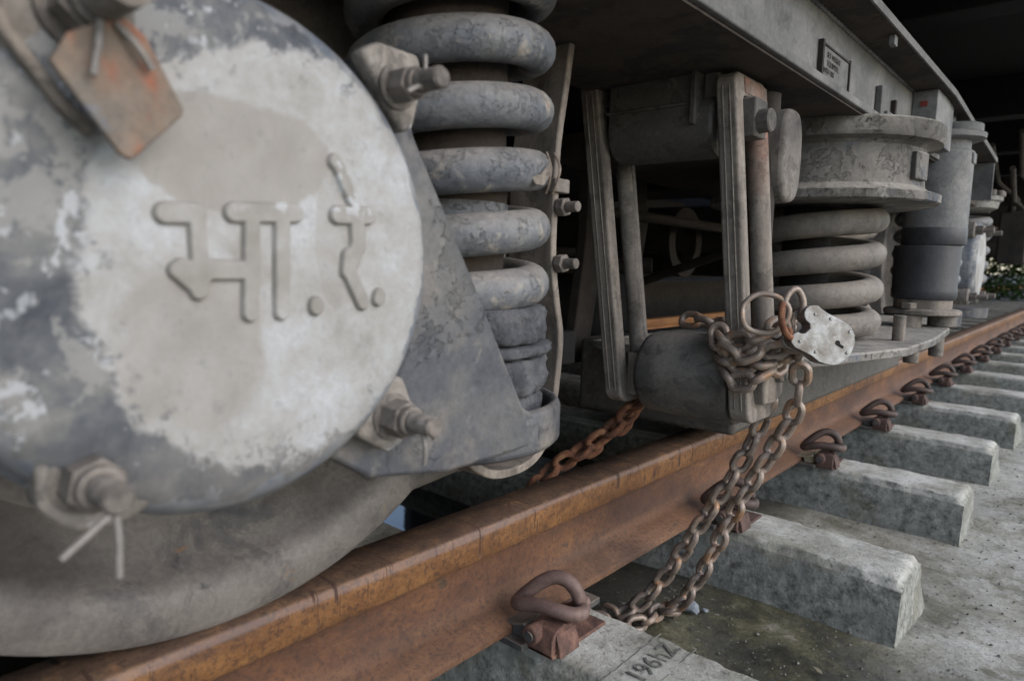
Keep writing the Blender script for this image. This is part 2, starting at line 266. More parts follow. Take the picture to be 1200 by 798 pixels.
# ground: concrete apron, mossy and wet close to the rail
g = graph('stained concrete apron')
a = g.noise(2.6, 9, .65); b_ = g.noise(11, 9, .7); cN = g.noise(80, 6, .7)
base = g.ramp(g.noise(7, 11, .75), [(.34, (.10, .092, .066)), (.44, (.19, .176, .135)), (.53, (.29, .272, .222)), (.64, (.43, .415, .365))])
pale = g.step(g.math('ADD', g.noise(4.5, 10, .75), g.math('MULTIPLY', g.math('SUBTRACT', g.math('ABSOLUTE', g.math('SUBTRACT', g.x, .50)), .0), -.25)), .42, .52)
base = g.mix(g.math('MULTIPLY', pale, .6), base, g.ramp(g.noise(34, 10, .8), [(.38, (.34, .325, .275)), (.55, (.50, .485, .44)), (.65, (.58, .57, .53))]))
moss = g.ramp(g.noise(8, 10, .75), [(.36, (.010, .010, .007)), (.45, (.028, .027, .018)), (.52, (.06, .056, .03)), (.58, (.10, .092, .05)), (.66, (.21, .195, .15))])
dx = g.math('ADD', g.x, g.math('MULTIPLY', g.math('SUBTRACT', g.noise(4, 6), .5), .42))
dy = g.math('ADD', g.y, g.math('MULTIPLY', g.math('SUBTRACT', g.noise(3, 6), .5), .5))
mk = g.math('MULTIPLY', g.math('SUBTRACT', 1.0, g.step(dx, .34, .62)), g.math('SUBTRACT', 1.0, g.math('MULTIPLY', g.step(dy, .58, .9), .75)))
c = g.mix(g.math('MULTIPLY', mk, .92), base, moss)
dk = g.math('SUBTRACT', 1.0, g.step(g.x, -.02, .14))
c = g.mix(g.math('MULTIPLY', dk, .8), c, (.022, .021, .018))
c = g.mix(g.math('MULTIPLY', g.step(cN, .60, .68), .5), c, (.30, .285, .24))
c = g.mix(g.math('MULTIPLY', g.step(g.noise(170, 4, .7), .55, .62), .4), c, (.05, .045, .035))
c = g.mix(g.math('MULTIPLY', g.step(g.noise(45, 5), .62, .68), .5), c, (.05, .045, .03))
g.L.new(c, g.b.inputs['Base Color'])
rg = g.math('SUBTRACT', .92, g.math('MULTIPLY', mk, g.math('MULTIPLY', g.step(a, .42, .55), .5))); g.L.new(rg, g.b.inputs['Roughness'])
g.bump(g.math('ADD', g.noise(30, 9, .7), g.math('MULTIPLY', cN, .4)), .6, .008)
M['ground'] = g.m
g = graph('standing black water')
g.b.inputs['Base Color'].default_value = (.008, .008, .007, 1); g.b.inputs['Roughness'].default_value = .04; g.b.inputs['Specular IOR Level'].default_value = .5
g.bump(g.noise(14, 2), .05, .004)
M['water'] = g.m

# ------------------------------------------------------------------ geometry helpers
class MB:
    """collects shapes (in world coordinates) and links them as one mesh object"""
    def __init__(s): s.v = []; s.f = []
    def add(s, vs_, fs):
        n = len(s.v); s.v += [Vector(v) for v in vs_]; s.f += [tuple(i+n for i in f) for f in fs]; return s
    def box(s, a, b, rot=None, piv=None):
        x0, y0, z0 = a; x1, y1, z1 = b
        vs_ = [Vector(p) for p in ((x0,y0,z0),(x1,y0,z0),(x1,y1,z0),(x0,y1,z0),(x0,y0,z1),(x1,y0,z1),(x1,y1,z1),(x0,y1,z1))]
        if rot is not None:
            pv = Vector(piv) if piv else sum(vs_, Vector())/8
            vs_ = [rot @ (v-pv) + pv for v in vs_]
        return s.add(vs_, [(0,3,2,1),(4,5,6,7),(0,1,5,4),(1,2,6,5),(2,3,7,6),(3,0,4,7)])
    def hexa(s, p8):
        return s.add(p8, [(0,3,2,1),(4,5,6,7),(0,1,5,4),(1,2,6,5),(2,3,7,6),(3,0,4,7)])
    def prism(s, pts, axis, a, b):
        """pts: outline in the two other axes (in order); extruded from a to b along axis"""
        def mk(p, d):
            q = list(p); q.insert(axis, d); return Vector(q)
        n = len(pts); vs_ = [mk(p, a) for p in pts] + [mk(p, b) for p in pts]
        fs = [tuple(range(n-1, -1, -1)), tuple(range(n, 2*n))] + [(i, (i+1) % n, n+(i+1) % n, n+i) for i in range(n)]
        return s.add(vs_, fs)
    def lathe(s, prof, o, axis='Z', n=48, closed=False, wob=None):
        """prof: (radius, height) pairs"""
        o = Vector(o); vs_ = []
        for (r, h) in prof:
            for k in range(n):
                a = 2*math.pi*k/n
                c, d = r*math.cos(a), r*math.sin(a)
                p = Vector((c, d, h)) if axis == 'Z' else (Vector((h, c, d)) if axis == 'X' else Vector((d, h, c)))
                if wob:
                    q = wob(p+o); rad = Vector((p.x, p.y, 0)) if axis == 'Z' else Vector((0, p.y, p.z))
                    if rad.length > 1e-6: p = p + rad.normalized()*q
                vs_.append(p+o)
        m = len(prof); fs = []
        for i in range(m-1 if not closed else m):
            j = (i+1) % m
            for k in range(n): fs.append((i*n+k, i*n+(k+1) % n, j*n+(k+1) % n, j*n+k))
        if not closed:
            fs.append(tuple(range(n-1, -1, -1))); fs.append(tuple(range((m-1)*n, m*n)))
        return s.add(vs_, fs)
    def cyl(s, p0, p1, r, n=20, r2=None, bev=0.0):
        p0, p1 = Vector(p0), Vector(p1); r2 = r if r2 is None else r2
        d = (p1-p0); L_ = d.length; q = d.to_track_quat('Z', 'Y')
        prof = [(r, 0), (r2, L_)] if not bev else [(r-bev, 0), (r, bev), (r2, L_-bev), (r2-bev, L_)]
        vs_ = []
        for (rad, h) in prof:
            for k in range(n):
                a = 2*math.pi*k/n; vs_.append(p0 + q @ Vector((rad*math.cos(a), rad*math.sin(a), h)))
        m = len(prof); fs = [(i*n+k, i*n+(k+1) % n, (i+1)*n+(k+1) % n, (i+1)*n+k) for i in range(m-1) for k in range(n)]
        fs += [tuple(range(n-1, -1, -1)), tuple(range((m-1)*n, m*n))]
        return s.add(vs_, fs)
    def tube(s, path, r, n=12, closed=False, rf=None, flat=1.0):
        P = [Vector(p) for p in path]; m = len(P); vs_ = []
        T = []
        for i in range(m):
            a = P[(i-1) % m] if (closed or i > 0) else P[i]; b = P[(i+1) % m] if (closed or i < m-1) else P[i]
            T.append((b-a).normalized())
        u = T[0].orthogonal().normalized()
        frames = []
        for i in range(m):
            if i: u = (u - T[i]*u.dot(T[i])).normalized()
            frames.append((u.copy(), T[i].cross(u)))
        if closed:
            # spread the twist so the ends meet
            u0 = frames[0][0]; ue = (frames[-1][0] - T[0]*frames[-1][0].dot(T[0])).normalized()
            ang = math.atan2(T[0].dot(ue.cross(u0)), ue.dot(u0))
        else: ang = 0
        for i in range(m):
            a0 = ang*i/m; uu, vv = frames[i]
            rad = r if rf is None else rf(i/(m-1 if not closed else m), i)
            for k in range(n):
                a = 2*math.pi*k/n + a0
                vs_.append(P[i] + uu*math.cos(a)*rad + vv*math.sin(a)*rad*flat)
        fs = [(i*n+k, i*n+(k+1) % n, ((i+1) % m)*n+(k+1) % n, ((i+1) % m)*n+k) for i in range(m if closed else m-1) for k in range(n)]
        if not closed: fs += [tuple(range(n-1, -1, -1)), tuple(range((m-1)*n, m*n))]
        return s.add(vs_, fs)
    def strip(s, path, w0, w1, th, axis=0):
        """band: path in the plane across `axis`, width w0..w1 along axis, thickness th to the left of travel"""
        n = len(path); left = []
        for i in range(n):
            a = Vector(path[max(i-1, 0)]); b = Vector(path[min(i+1, n-1)]); t = (b-a).normalized(); left.append(Vector(path[i]) + Vector((-t.y, t.x))*th)
        for i in range(n-1):
            quad = [path[i], path[i+1], tuple(left[i+1]), tuple(left[i])]
        pts = [tuple(p) for p in path] + [tuple(p) for p in reversed(left)]
        # build as quads between profile rows
        def mk(p, d):
            q = list(p); q.insert(axis, d); return Vector(q)
        vs_ = []
        for i in range(n): vs_ += [mk(path[i], w0), mk(path[i], w1), mk(tuple(left[i]), w1), mk(tuple(left[i]), w0)]
        fs = [(i*4+k, i*4+(k+1) % 4, (i+1)*4+(k+1) % 4, (i+1)*4+k) for i in range(n-1) for k in range(4)]
        fs += [(0, 3, 2, 1), tuple((n-1)*4+k for k in range(4))]
        return s.add(vs_, fs)
    def build(s, name, m, parent=None, loc=None, bevel=0.0, smooth=40, seg=2, data=False):
        me = bpy.data.meshes.new(name)
        o = bpy.data.objects.new(name, me)
        off = Vector(loc) if loc is not None else (parent.matrix_basis.translation if False else None)
        wp = WORLD.get(parent.name, Vector((0, 0, 0))) if parent else Vector((0, 0, 0))
        if loc is None: lw = wp.copy()
        else: lw = Vector(loc)
        me.from_pydata([v-lw for v in s.v], [], s.f); me.update()
        bm = bmesh.new(); bm.from_mesh(me); bmesh.ops.recalc_face_normals(bm, faces=bm.faces); bm.to_mesh(me); bm.free()
        me.materials.append(m)
        if smooth:
            me.shade_smooth(); me.set_sharp_from_angle(angle=R(smooth))
        COL.objects.link(o); o.location = lw - wp
        if parent: o.parent = parent
        WORLD[o.name] = lw
        if bevel:
            b = o.modifiers.new('bevel', 'BEVEL'); b.width = bevel; b.segments = seg; b.limit_method = 'ANGLE'; b.angle_limit = R(35); b.harden_normals = False
        return o
WORLD = {}
def empty(name, loc, label=None, cat=None, group=None):
    o = bpy.data.objects.new(name, None); COL.objects.link(o); o.location = loc; o.empty_display_size = .05; WORLD[o.name] = Vector(loc)
    tag(o, label, cat, group); return o
def tag(o, label=None, cat=None, group=None, kind=None):
    if label: o['label'] = label
    if cat: o['category'] = cat
    if group: o['group'] = group
    if kind: o['kind'] = kind
    return o
def catmull(P, sub=6, closed=False):
    P = [Vector(p) for p in P]; n = len(P); out = []
    rng = range(n if closed else n-1)
    for i in rng:
        g_ = (lambda k: P[k % n]) if closed else (lambda k: P[max(0, min(n-1, k))])
        a, b, c, d = g_(i-1), g_(i), g_(i+1), g_(i+2)
        for k in range(sub):
            t = k/sub
            out.append(.5*((2*b) + (c-a)*t + (2*a-5*b+4*c-d)*t*t + (3*b-a-3*c+d)*t**3))
    if not closed: out.append(P[-1])
    return out
def copy_tree(o, parent=None):
    c = o.copy(); COL.objects.link(c)
    if parent: c.parent = parent
    for ch in list(o.children): copy_tree(ch, c)
    return c
def rough(amp, sc):
    return lambda p: amp*(noise.noise(p*sc) + .5*noise.noise(p*sc*2.7))

# ------------------------------------------------------------------ setting: ground, water, sky side
NX, NY = 120, 120
gm = MB()
xs = [-60, -20, -6] + [-3.2 + 5.6*i/100 for i in range(101)] + [4, 8, 20, 60, 200]
ys = [-60, -10, -3] + [-1.2 + 4.4*i/90 for i in range(91)] + [3.6, 4.2, 5, 7, 10, 20, 60, 300]
vv = []
for y in ys:
    for x in xs:
        z = -.283 + .004*noise.noise(Vector((x*5, y*5, 0))) + .003*noise.noise(Vector((x*22, y*22, 3))) if (-3.3 < x < 2.5 and -1.3 < y < 3.3) else -.283
        if x < 0.02: z -= .012*min(1, (0.02-x)*6)
        vv.append(Vector((x, y, z)))
w = len(xs)
gm.add(vv, [(j*w+i, j*w+i+1, (j+1)*w+i+1, (j+1)*w+i) for j in range(len(ys)-1) for i in range(len(xs)-1)])
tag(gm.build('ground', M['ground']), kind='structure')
wm = MB()
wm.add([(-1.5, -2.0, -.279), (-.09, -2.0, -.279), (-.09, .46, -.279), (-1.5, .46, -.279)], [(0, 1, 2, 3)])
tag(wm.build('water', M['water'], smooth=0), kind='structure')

# ------------------------------------------------------------------ rails
def rail_profile(cx):
    h = [(-.036, -.013), (-.0355, -.004), (-.031, 0.0), (0, .0010), (.031, 0.0), (.0355, -.004), (.0362, -.013), (.0350, -.0455), (.033, -.0475), (.012, -.054), (.009, -.068), (.0085, -.100), (.012, -.122), (.024, -.135), (.061, -.146), (.0625, -.149), (.0625, -.157),
         (-.0625, -.157), (-.0625, -.149), (-.061, -.146), (-.024, -.135), (-.012, -.122), (-.0085, -.100), (-.009, -.068), (-.012, -.054), (-.0345, -.0455)]
    return [(cx+a, b) for a, b in h]
def rail(cx, m, label):
    mb = MB(); pr = rail_profile(cx); n = len(pr); Y = [-3 + .25*i for i in range(60)] + [13, 20, 60, 200]
    vs_ = [Vector((a, y, b)) for y in Y for a, b in pr]
    fs = [(j*n+i, j*n+(i+1) % n, (j+1)*n+(i+1) % n, (j+1)*n+i) for j in range(len(Y)-1) for i in range(n)]
    fs += [tuple(range(n)), tuple(range((len(Y)-1)*n, len(Y)*n))]
    o = mb.add(vs_, fs).build('rail', m, loc=(cx, 0, 0), smooth=50)
    o.location = (cx, 0, 0); tag(o, label, 'rail'); return o
rail(.004, M['rail'], 'rusty orange rail running under the wheel past the chained padlock')
rail(-1.672, M['rail_far'], 'far orange rail beyond the dark underside of the train')

# ------------------------------------------------------------------ sleepers with clips
def sleeper(n):
    y0 = .6*n; hw, hb = .078, .108; zt, zb = -.170, -.300
    x1 = .44 + random.uniform(-.008, .008); x0 = -2.1
    SEG = 90 if -1 < n < 5 else 26
    me = MB()
    Xs = [x0, x0+.02] + ([x0 + .5*i for i in range(1, 4)] + [-.1 + (x1-.02+.1)*i/SEG for i in range(SEG)]) + [x1-.012, x1]
    rows = []
    for i, x in enumerate(Xs):
        e = 1 if 0 < i < len(Xs)-1 else .0
        k = .006 if e else .018
        prof = [(-hb, zb), (-hw-.004, zt-.016), (-hw+.006+k*.5, zt-(.000 if e else .012)), (-.03, zt+.0015*e-(0 if e else .012)), (.03, zt+.0015*e-(0 if e else .012)), (hw-.006-k*.5, zt-(.000 if e else .012)), (hw+.004, zt-.016), (hb, zb)]
        if x > .3: prof = [(a*1.0, b - (x-.3)*.035 if b > zb else b) for a, b in prof]
        q_ = []
        SUB = 5 if -1 < n < 5 else 1
        for (p, r_) in zip(prof, prof[1:]): q_ += [(p[0]+(r_[0]-p[0])*k/SUB, p[1]+(r_[1]-p[1])*k/SUB) for k in range(SUB)]
        prof = q_ + [prof[-1]]
        ch_ = lambda a, b: (max(0, noise.noise(Vector((x*26, a*26, b*26+n*9)))-.12)*.009 + max(0, noise.noise(Vector((x*70, a*70, b*70+n*5)))-.1)*.003) * max(0, 1-abs(b-zt)/.03) * (1 if abs(a) > hw-.016 else .0)
        prof = [(a-math.copysign(ch_(a, b), a), b-ch_(a, b)*.8) for a, b in prof]
        rows.append([Vector((x + (0.012 if (b == zb and i == len(Xs)-1) else 0), y0+a+.002*noise.noise(Vector((x*14, a*9+n*5, b*20))), b+.0018*noise.noise(Vector((x*20, a*30, n*3.3)))-(0 if b > zb else 0))) for a, b in prof])
    m_ = len(rows[0]); vs_ = [v for r in rows for v in r]
    fs = [(i*m_+k, i*m_+k+1, (i+1)*m_+k+1, (i+1)*m_+k) for i in range(len(rows)-1) for k in range(m_-1)]
    fs += [tuple(range(m_)), tuple(range((len(rows)-1)*m_, len(rows)*m_))]
    me.add(vs_, fs)
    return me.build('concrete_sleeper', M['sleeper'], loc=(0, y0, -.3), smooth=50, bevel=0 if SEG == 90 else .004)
SLAB = {-1: 'concrete sleeper just outside the bottom left of the picture under the wheel', 0: 'nearest concrete sleeper, stamped with letters and holding the large clip', 1: 'concrete sleeper beside the mossy ground where the chain lies, with a broad pitted face',
 2: 'third concrete sleeper from the camera, below the clip with the pale liner', 3: 'fourth concrete sleeper from the camera, with a crack across its pale top', 4: 'fifth concrete sleeper from the camera along the rail', 5: 'sixth concrete sleeper from the camera along the rail', 6: 'seventh concrete sleeper from the camera, under the damper foot'}
CLAB = {-1: 'rail clip hidden below the bottom edge of the picture', 0: 'largest and nearest curled rail clip with dark pad, on the stamped sleeper', 1: 'rail clip half hidden behind the two hanging chain strands', 2: 'curled rail clip with a pale yellowish liner under it',
 3: 'round arched rail clip third beyond the hanging chain', 4: 'small rail clip straight below the plate with two hanging bolts', 5: 'small rail clip just beyond the two hanging bolts', 6: 'tiny rail clip below the end of the spring seat plate'}
# clip prototype around sleeper 0 (world coordinates)
CLIP_PATH = [(.104, -.072, -.128), (.104, -.02, -.129), (.108, .028, -.125), (.108, .052, -.112), (.085, .060, -.100), (.060, .035, -.108), (.050, -.010, -.120), (.052, -.045, -.122), (.060, -.062, -.114), (.082, -.066, -.104), (.112, -.066, -.103), (.138, -.062, -.106), (.153, -.048, -.110), (.155, -.030, -.112), (.147, -.018, -.114)]
ARCH = [(.062, -.060, -.113), (.070, -.055, -.100), (.088, -.048, -.080), (.108, -.038, -.068), (.128, -.030, -.070), (.142, -.028, -.084), (.147, -.026, -.102), (.140, -.022, -.122), (.124, -.014, -.134), (.104, -.004, -.137), (.090, .020, -.137)]
FRONT = [(.045, -.060, -.127), (.050, -.068, -.120), (.062, -.071, -.112), (.085, -.070, -.104), (.112, -.068, -.102), (.138, -.063, -.105), (.155, -.052, -.109), (.160, -.038, -.110), (.156, -.025, -.108), (.150, -.018, -.106)]
def make_clip(m_clip, liner, sh):
    e = empty('rail_clip', (.09, 0, -.157))
    full = catmull([(.112, .045, -.140), (.104, .015, -.140), (.106, -.012, -.136), (.128, -.018, -.124), (.145, -.024, -.104), (.141, -.029, -.084), (.126, -.034, -.070), (.106, -.042, -.068), (.086, -.052, -.080), (.068, -.060, -.098), (.055, -.066, -.113), (.056, -.076, -.118), (.074, -.080, -.112), (.102, -.077, -.105), (.130, -.070, -.105), (.152, -.058, -.109), (.161, -.042, -.111), (.156, -.028, -.110)], 5)
    cx, cy, cz = .10, -.05, -.11
    full = [Vector((.100+(p.x-.100)*.86, -.03+(p.y+.03)*.86, -.135+(p.z+.135)*(.86 if p.z > -.135 else 1))) for p in full]
    MB().tube(full, .0102, 12).build('spring_clip', m_clip, e)
    s = MB()
    s.prism([(-.088, -.166), (-.088, -.142), (-.080, -.130), (-.060, -.126), (-.042, -.132), (-.034, -.150), (-.034, -.166)], 0, .098, .140)
    s.prism([(.1405, -.166), (.1405, -.134), (.147, -.152), (.149, -.166)], 1, -.080, -.036)
    s.box((.088, -.088, -.1665), (.142, .04, -.161))
    s.cyl((.108, -.098, -.141), (.108, .0, -.141), .0135, 16, bev=.002)
    s.build('shoulder', sh, e, bevel=.004, seg=3)
    MB().cyl((.108, -.1005, -.141), (.108, -.09, -.141), .0075, 14).build('hole_plug', M['pad'], e)
    q = MB(); q.prism([(.018, -.1435), (.070, -.1425), (.086, -.136), (.092, -.140), (.092, -.1575), (.068, -.1585), (.066, -.1465), (.018, -.147)], 1, -.085, -.022)
    q.build('liner', liner, e, bevel=.002)
    q = MB().box((.030, -.10, -.1682), (.098, .09, -.1578)); q.build('rail_pad', M['pad'], e, bevel=.0015)
    return e
clipA = make_clip(M['clip'], M['pad'], M['shoulder']); clipB = make_clip(M['clip_dark'], M['pad'], M['shoulder_dark'])
for ch in clipB.children: pass
NS = 26
for n in range(0, NS):
    s_ = sleeper(n)
    lb = SLAB.get(n)
    if lb and n >= 0: tag(s_, lb, 'sleeper', 'concrete sleepers along the track')
    else: tag(s_, 'distant concrete sleeper among the row narrowing along the rail' if n > 0 else 'concrete sleeper behind the wheel below the picture edge', 'sleeper', 'concrete sleepers far along the track' if n > 0 else 'sleepers before the stamped one')
for n in range(0, NS):
    if n == 0: c = clipA
    elif n == 1: c = clipB
    else:
        c = copy_tree(clipB)
    c.location = (.09, .6*n + (random.uniform(-.015, .015) if n > 1 else 0), -.157)
    c.rotation_euler = (0, 0, random.uniform(-.12, .12) if n > 1 else 0)
    if n in CLAB: tag(c, CLAB[n], 'rail clip', 'curled clips holding the rail')
    else: tag(c, 'tiny distant rail clip in the dark row beside the rail', 'rail clip', 'distant curled rail clips')
    if n == 2:
        for ch in c.children:
            if ch.name.startswith('liner'): ch.data = ch.data.copy(); ch.data.materials[0] = M['liner']; ch['label'] = 'pale yellowish liner'

# stamped letters on the nearest sleeper (raised dark letters, recess shade in their colour)
def textobj(body, size, name, m, parent, world_mat, extrude=.0008):
    cu = bpy.data.curves.new(name, 'FONT'); cu.body = body; cu.size = size; cu.extrude = extrude; cu.align_x = 'LEFT'; cu.resolution_u = 3
    tmp = bpy.data.objects.new(name, cu); COL.objects.link(tmp)
    dg = bpy.context.evaluated_depsgraph_get(); me = bpy.data.meshes.new_from_object(tmp.evaluated_get(dg)); bpy.data.objects.remove(tmp)
    me.materials.clear(); me.materials.append(m)
    o = bpy.data.objects.new(name, me); COL.objects.link(o)
    if parent:
        o.parent = parent; o.matrix_parent_inverse = Matrix.Identity(4)
        o.matrix_basis = Matrix.Translation(-WORLD[parent.name]) @ world_mat
    else: o.matrix_basis = world_mat
    return o

# ------------------------------------------------------------------ the bogie
B = empty('train_bogie', (.0, .9, 0), 'grimy grey railway bogie with coil springs, swing hangers and a round lettered axle box cover', 'bogie')
# axle box cover (part) with letters, lugs, nuts, split pins (sub-parts)
CY, CZ = -.575, .362
RC = .160
def dome(y, z):
    r = math.hypot(y-CY, z-CZ); return .264 - .0022*(r/RC)**2
prof = [(0.001, .262), (.04, .262-.0001), (.08, .2615), (.12, .2605), (.142, .2595), (.151, .257), (.157, .251), (.160, .243), (.160, .222), (.165, .219), (.165, .205)]
prof = [(r, (dome(CY+r, CZ) if r < .143 else h)) for r, h in prof]
cov = MB().lathe([(r, h) for r, h in prof], (0, CY, CZ), 'X', 96).build('axle_box_cover', M['cover'], B, loc=(.25, CY, CZ), smooth=60)
cov['label'] = 'round pale cover with raised letters and peeling paint'
LET = [
 ('bha', [[(-.618,.385),(-.601,.386),.0056],[(-.601,.386),(-.600,.357),.0047],[(-.613,.354),(-.600,.342),.0043],[(-.610,.355),(-.599,.352),.0052],[(-.599,.349),(-.601,.342),.0048],[(-.607,.351),(-.602,.345),.0050],[(-.599,.354),(-.572,.354),.0054],[(-.568,.388),(-.570,.328),.0049],[(-.579,.388),(-.539,.390),.0057],[(-.548,.389),(-.549,.328),.0049]]),
 ('dot', [[(-.524,.332),(-.524,.330),.0050]]),
 ('ra', [[(-.508,.426),(-.492,.396),.0040],[(-.509,.426),(-.507,.424),.0043],[(-.507,.391),(-.482,.392),.0057],[(-.4915,.389),(-.4905,.370),.0056],[(-.4975,.364),(-.4985,.354),.0058],[(-.498,.353),(-.4865,.332),.0050],[(-.492,.370),(-.495,.360),.0052]]),
 ('dot', [[(-.472,.337),(-.473,.334),.0046]])]
def seg_sd(y, z, a, b, r):
    ay, az = a; by, bz = b; dy, dz = by-ay, bz-az; L2 = dy*dy+dz*dz or 1e-12
    t = max(0, min(1, ((y-ay)*dy+(z-az)*dz)/L2)); return math.hypot(y-ay-dy*t, z-az-dz*t)-r
for nm, segs in LET:
    ys_ = [p[0] for s in segs for p in s[:2]]; zs_ = [p[1] for s in segs for p in s[:2]]
    y0, y1, z0, z1 = min(ys_)-.009, max(ys_)+.009, min(zs_)-.009, max(zs_)+.009
    st = .0007; ny = int((y1-y0)/st)+1; nz_ = int((z1-z0)/st)+1; idx = {}; V = []; F = []
    sdv = [[min(seg_sd(y0+i*st, z0+j*st, a, b, r) for a, b, r in segs) for i in range(ny)] for j in range(nz_)]
    def vid(i, j):
        if (i, j) not in idx:
            y, z = y0+i*st, z0+j*st; d = sdv[j][i]
            t = max(0, min(1, (-d+.0014)/.0020)); t = t*t*(3-2*t)
            idx[(i, j)] = len(V); V.append(Vector((dome(y, z)-.0006+.0046*t, y, z)))
        return idx[(i, j)]
    for j in range(nz_-1):
        for i in range(ny-1):
            if min(sdv[j][i], sdv[j+1][i], sdv[j][i+1], sdv[j+1][i+1]) < .0022: F.append((vid(i, j), vid(i+1, j), vid(i+1, j+1), vid(i, j+1)))
    mb = MB(); mb.v = V; mb.f = F
    mb.build('letter' if nm != 'dot' else 'letter_dot', M['letter'], cov, loc=(.25, CY, CZ), smooth=80)

def hexpts(cy, cz, r, rot=0): return [(cy+r*math.cos(rot+math.pi/3*k), cz+r*math.sin(rot+math.pi/3*k)) for k in range(6)]
def bolt(y, z, x0, rn, rs, lug=None, lx=(.235, .252), rot=.3, stud=.05, pins=(), parent=None, washer=True, pinr=.0018):
    parent = parent or cov
    if lug: MB().prism(lug, 0, *lx).build('lug', M['lugpaint'] if 'lugpaint' in M else M['nut'], parent, bevel=.004, seg=3)
    if washer: MB().cyl((x0-.001, y, z), (x0+.004, y, z), rn*1.25, 28, bev=.001).build('washer', M['nut'], parent)
    nt = MB().prism(hexpts(y, z, rn, rot), 0, x0+.003, x0+.021)
    nt.cyl((x0+.020, y, z), (x0+.027, y, z), rn*.78, 20, bev=.001)
    nt.build('nut', M['nut'], parent, bevel=.0015)
    q = int((stud-.027)/.0011); MB().lathe([(rs*.8, 0), (rs, .002), (rs, .027)] + [(rs if k % 2 else rs*.86, .027+.0011*k) for k in range(q)] + [(rs*.8, stud), (.0005, stud)], (x0, y, z), 'X', 20).build('stud', M['nut'], parent, smooth=30)
    if pins:
        for a, b in pins: MB().tube(catmull([a, ((Vector(a)+Vector(b))/2 + Vector((.002, 0, .001))), b], 3), pinr, 8).build('split_pin', M['pin'], parent)
M['lugpaint'] = mat('chipped lug', [(0.3, (0.13, 0.115, 0.10)), (0.55, (0.21, 0.185, 0.16)), (0.75, (0.30, 0.28, 0.25))], 18, rough=.75, bump=.5, bscale=60, dust=(DUST, .3), spots=[(45, .64, .70, (0.42, 0.42, 0.43))], flake=.3, fscale=30)
# top right
bolt(-.447, .487, .252, .0130, .0078, [(-.478, .506), (-.463, .516), (-.425, .515), (-.419, .498), (-.430, .460), (-.440, .456)], stud=.050,
     pins=[((.286, -.449, .503), (.285, -.452, .480)), ((.286, -.452, .482), (.290, -.468, .475))])
# bottom right
bolt(-.450, .243, .250, .0145, .0078, [(-.480, .232), (-.482, .250), (-.455, .276), (-.438, .272), (-.424, .240), (-.430, .224), (-.452, .214)], stud=.052,
     pins=[((.290, -.452, .236), (.292, -.452, .214)), ((.290, -.449, .237), (.292, -.443, .232))])
# bottom left (large, crusted)
bolt(-.660, .243, .255, .0150, .0080, [(-.650+.034*(1+.05*math.sin(3*k))*math.cos(k*.3927), 0.246+.035*(1+.06*math.cos(5*k))*math.sin(k*.3927)) for k in range(16)], lx=(.235, .258), stud=.050,
     pins=[((.300, -.661, .237), (.306, -.686, .222)), ((.300, -.660, .237), (.306, -.662, .205))])
# top left with the rusty lock plate
bolt(-.652, .482, .262, .018, .011, [(-.700, .470), (-.672, .438), (-.640, .445), (-.632, .480), (-.640, .525), (-.700, .525)], lx=(.235, .262), stud=.06,
     pins=[((.292, -.655, .470), (.296, -.660, .444)), ((.292, -.648, .470), (.296, -.634, .452))])
pl = MB(); pl.prism([(-.676, .448), (-.668, .462), (-.645, .476), (-.634, .468), (-.617, .437), (-.618, .433), (-.643, .408), (-.648, .410)], 0, .287, .291)
o = pl.build('lock_plate', M['plate_rust'], cov, bevel=.0012); o['label'] = 'rusty bent lock plate'
pl = MB().strip([(-.700, .500), (-.690, .462), (-.668, .432), (-.655, .420)], .262, .272, .006); pl.build('lock_wire', M['hanger'], cov, bevel=.002)

# axle box body, side arm and spring seat
ab = MB().lathe([(.158, 0), (.158, .208)], (.03, CY, CZ), 'X', 64)
ab.build('axle_box_body', M['grime'], B, bevel=.003)
gus = MB().prism([(-.50, .40), (-.45, .52), (-.425, .50), (-.411, .459), (-.341, .344), (-.268, .219), (-.252, .212), (-.236, .196), (-.240, .178), (-.37, .176), (-.455, .190), (-.50, .22)], 0, .214, .232)
o = gus.build('gusset_plate', M['gusset'], B, bevel=.004, seg=3)
SX, SY = .105, -.253
seat = MB().lathe([(.001, .170), (.118, .164), (.127, .170), (.128, .206), (.125, .213), (.118, .213), (.115, .207), (.115, .186), (.001, .186)], (SX, SY, 0), 'Z', 72, wob=rough(.0015, 25))
seat.prism([(-.40, .182), (-.40, .21), (-.27, .205), (-.27, .168)], 0, .05, .2135)
seat.build('spring_seat', M['gusset'], B, bevel=.003, smooth=50)
# lower casting bulge under the box
cast = MB().prism([(-.27, .20), (-.14, .17), (-.06, .14), (-.045, .10), (-.06, .080), (-.11, .078), (-.158, .080), (-.215, .075), (-.25, .072), (-.30, .09), (-.31, .16)], 0, -.03, .026)
cast.build('axle_box_arm', M['wheel'], B, bevel=.010, seg=4)
# wheels
def wheel(x, cy, sgn, r=.404, m=None):
    cz = r
    pr = [(.001, .05), (.09, .05), (.10, .03), (.12, .0), (.20, -.035), (.30, -.03), (.315, -.018), (.330, -.006), (.340, .006), (.346, .018), (.352, .027), (.360, .0325), (.370, .035), (.394, .034), (.402, .028), (.4045, .018), (.406, -.04), (.410, -.075), (.430, -.088), (.428, -.10), (.35, -.10), (.30, -.07), (.2, -.07), (.001, -.09)]
    return MB().lathe([(a, x+sgn*(b-.035)) for a, b in pr], (0, cy, cz), 'X', 128).build('wheel', m or M['wheel'], B, smooth=35)
wheel(.036, -.474, 1); wheel(-1.70, -.46, -1, m=M['dark_brown']); wheel(.036, 2.36, 1); wheel(-1.70, 2.36, -1, m=M['dark_brown'])
MB().cyl((-1.66, -.46, .404), (.0, -.46, .404), .09, 24).build('axle', M['dark'], B)
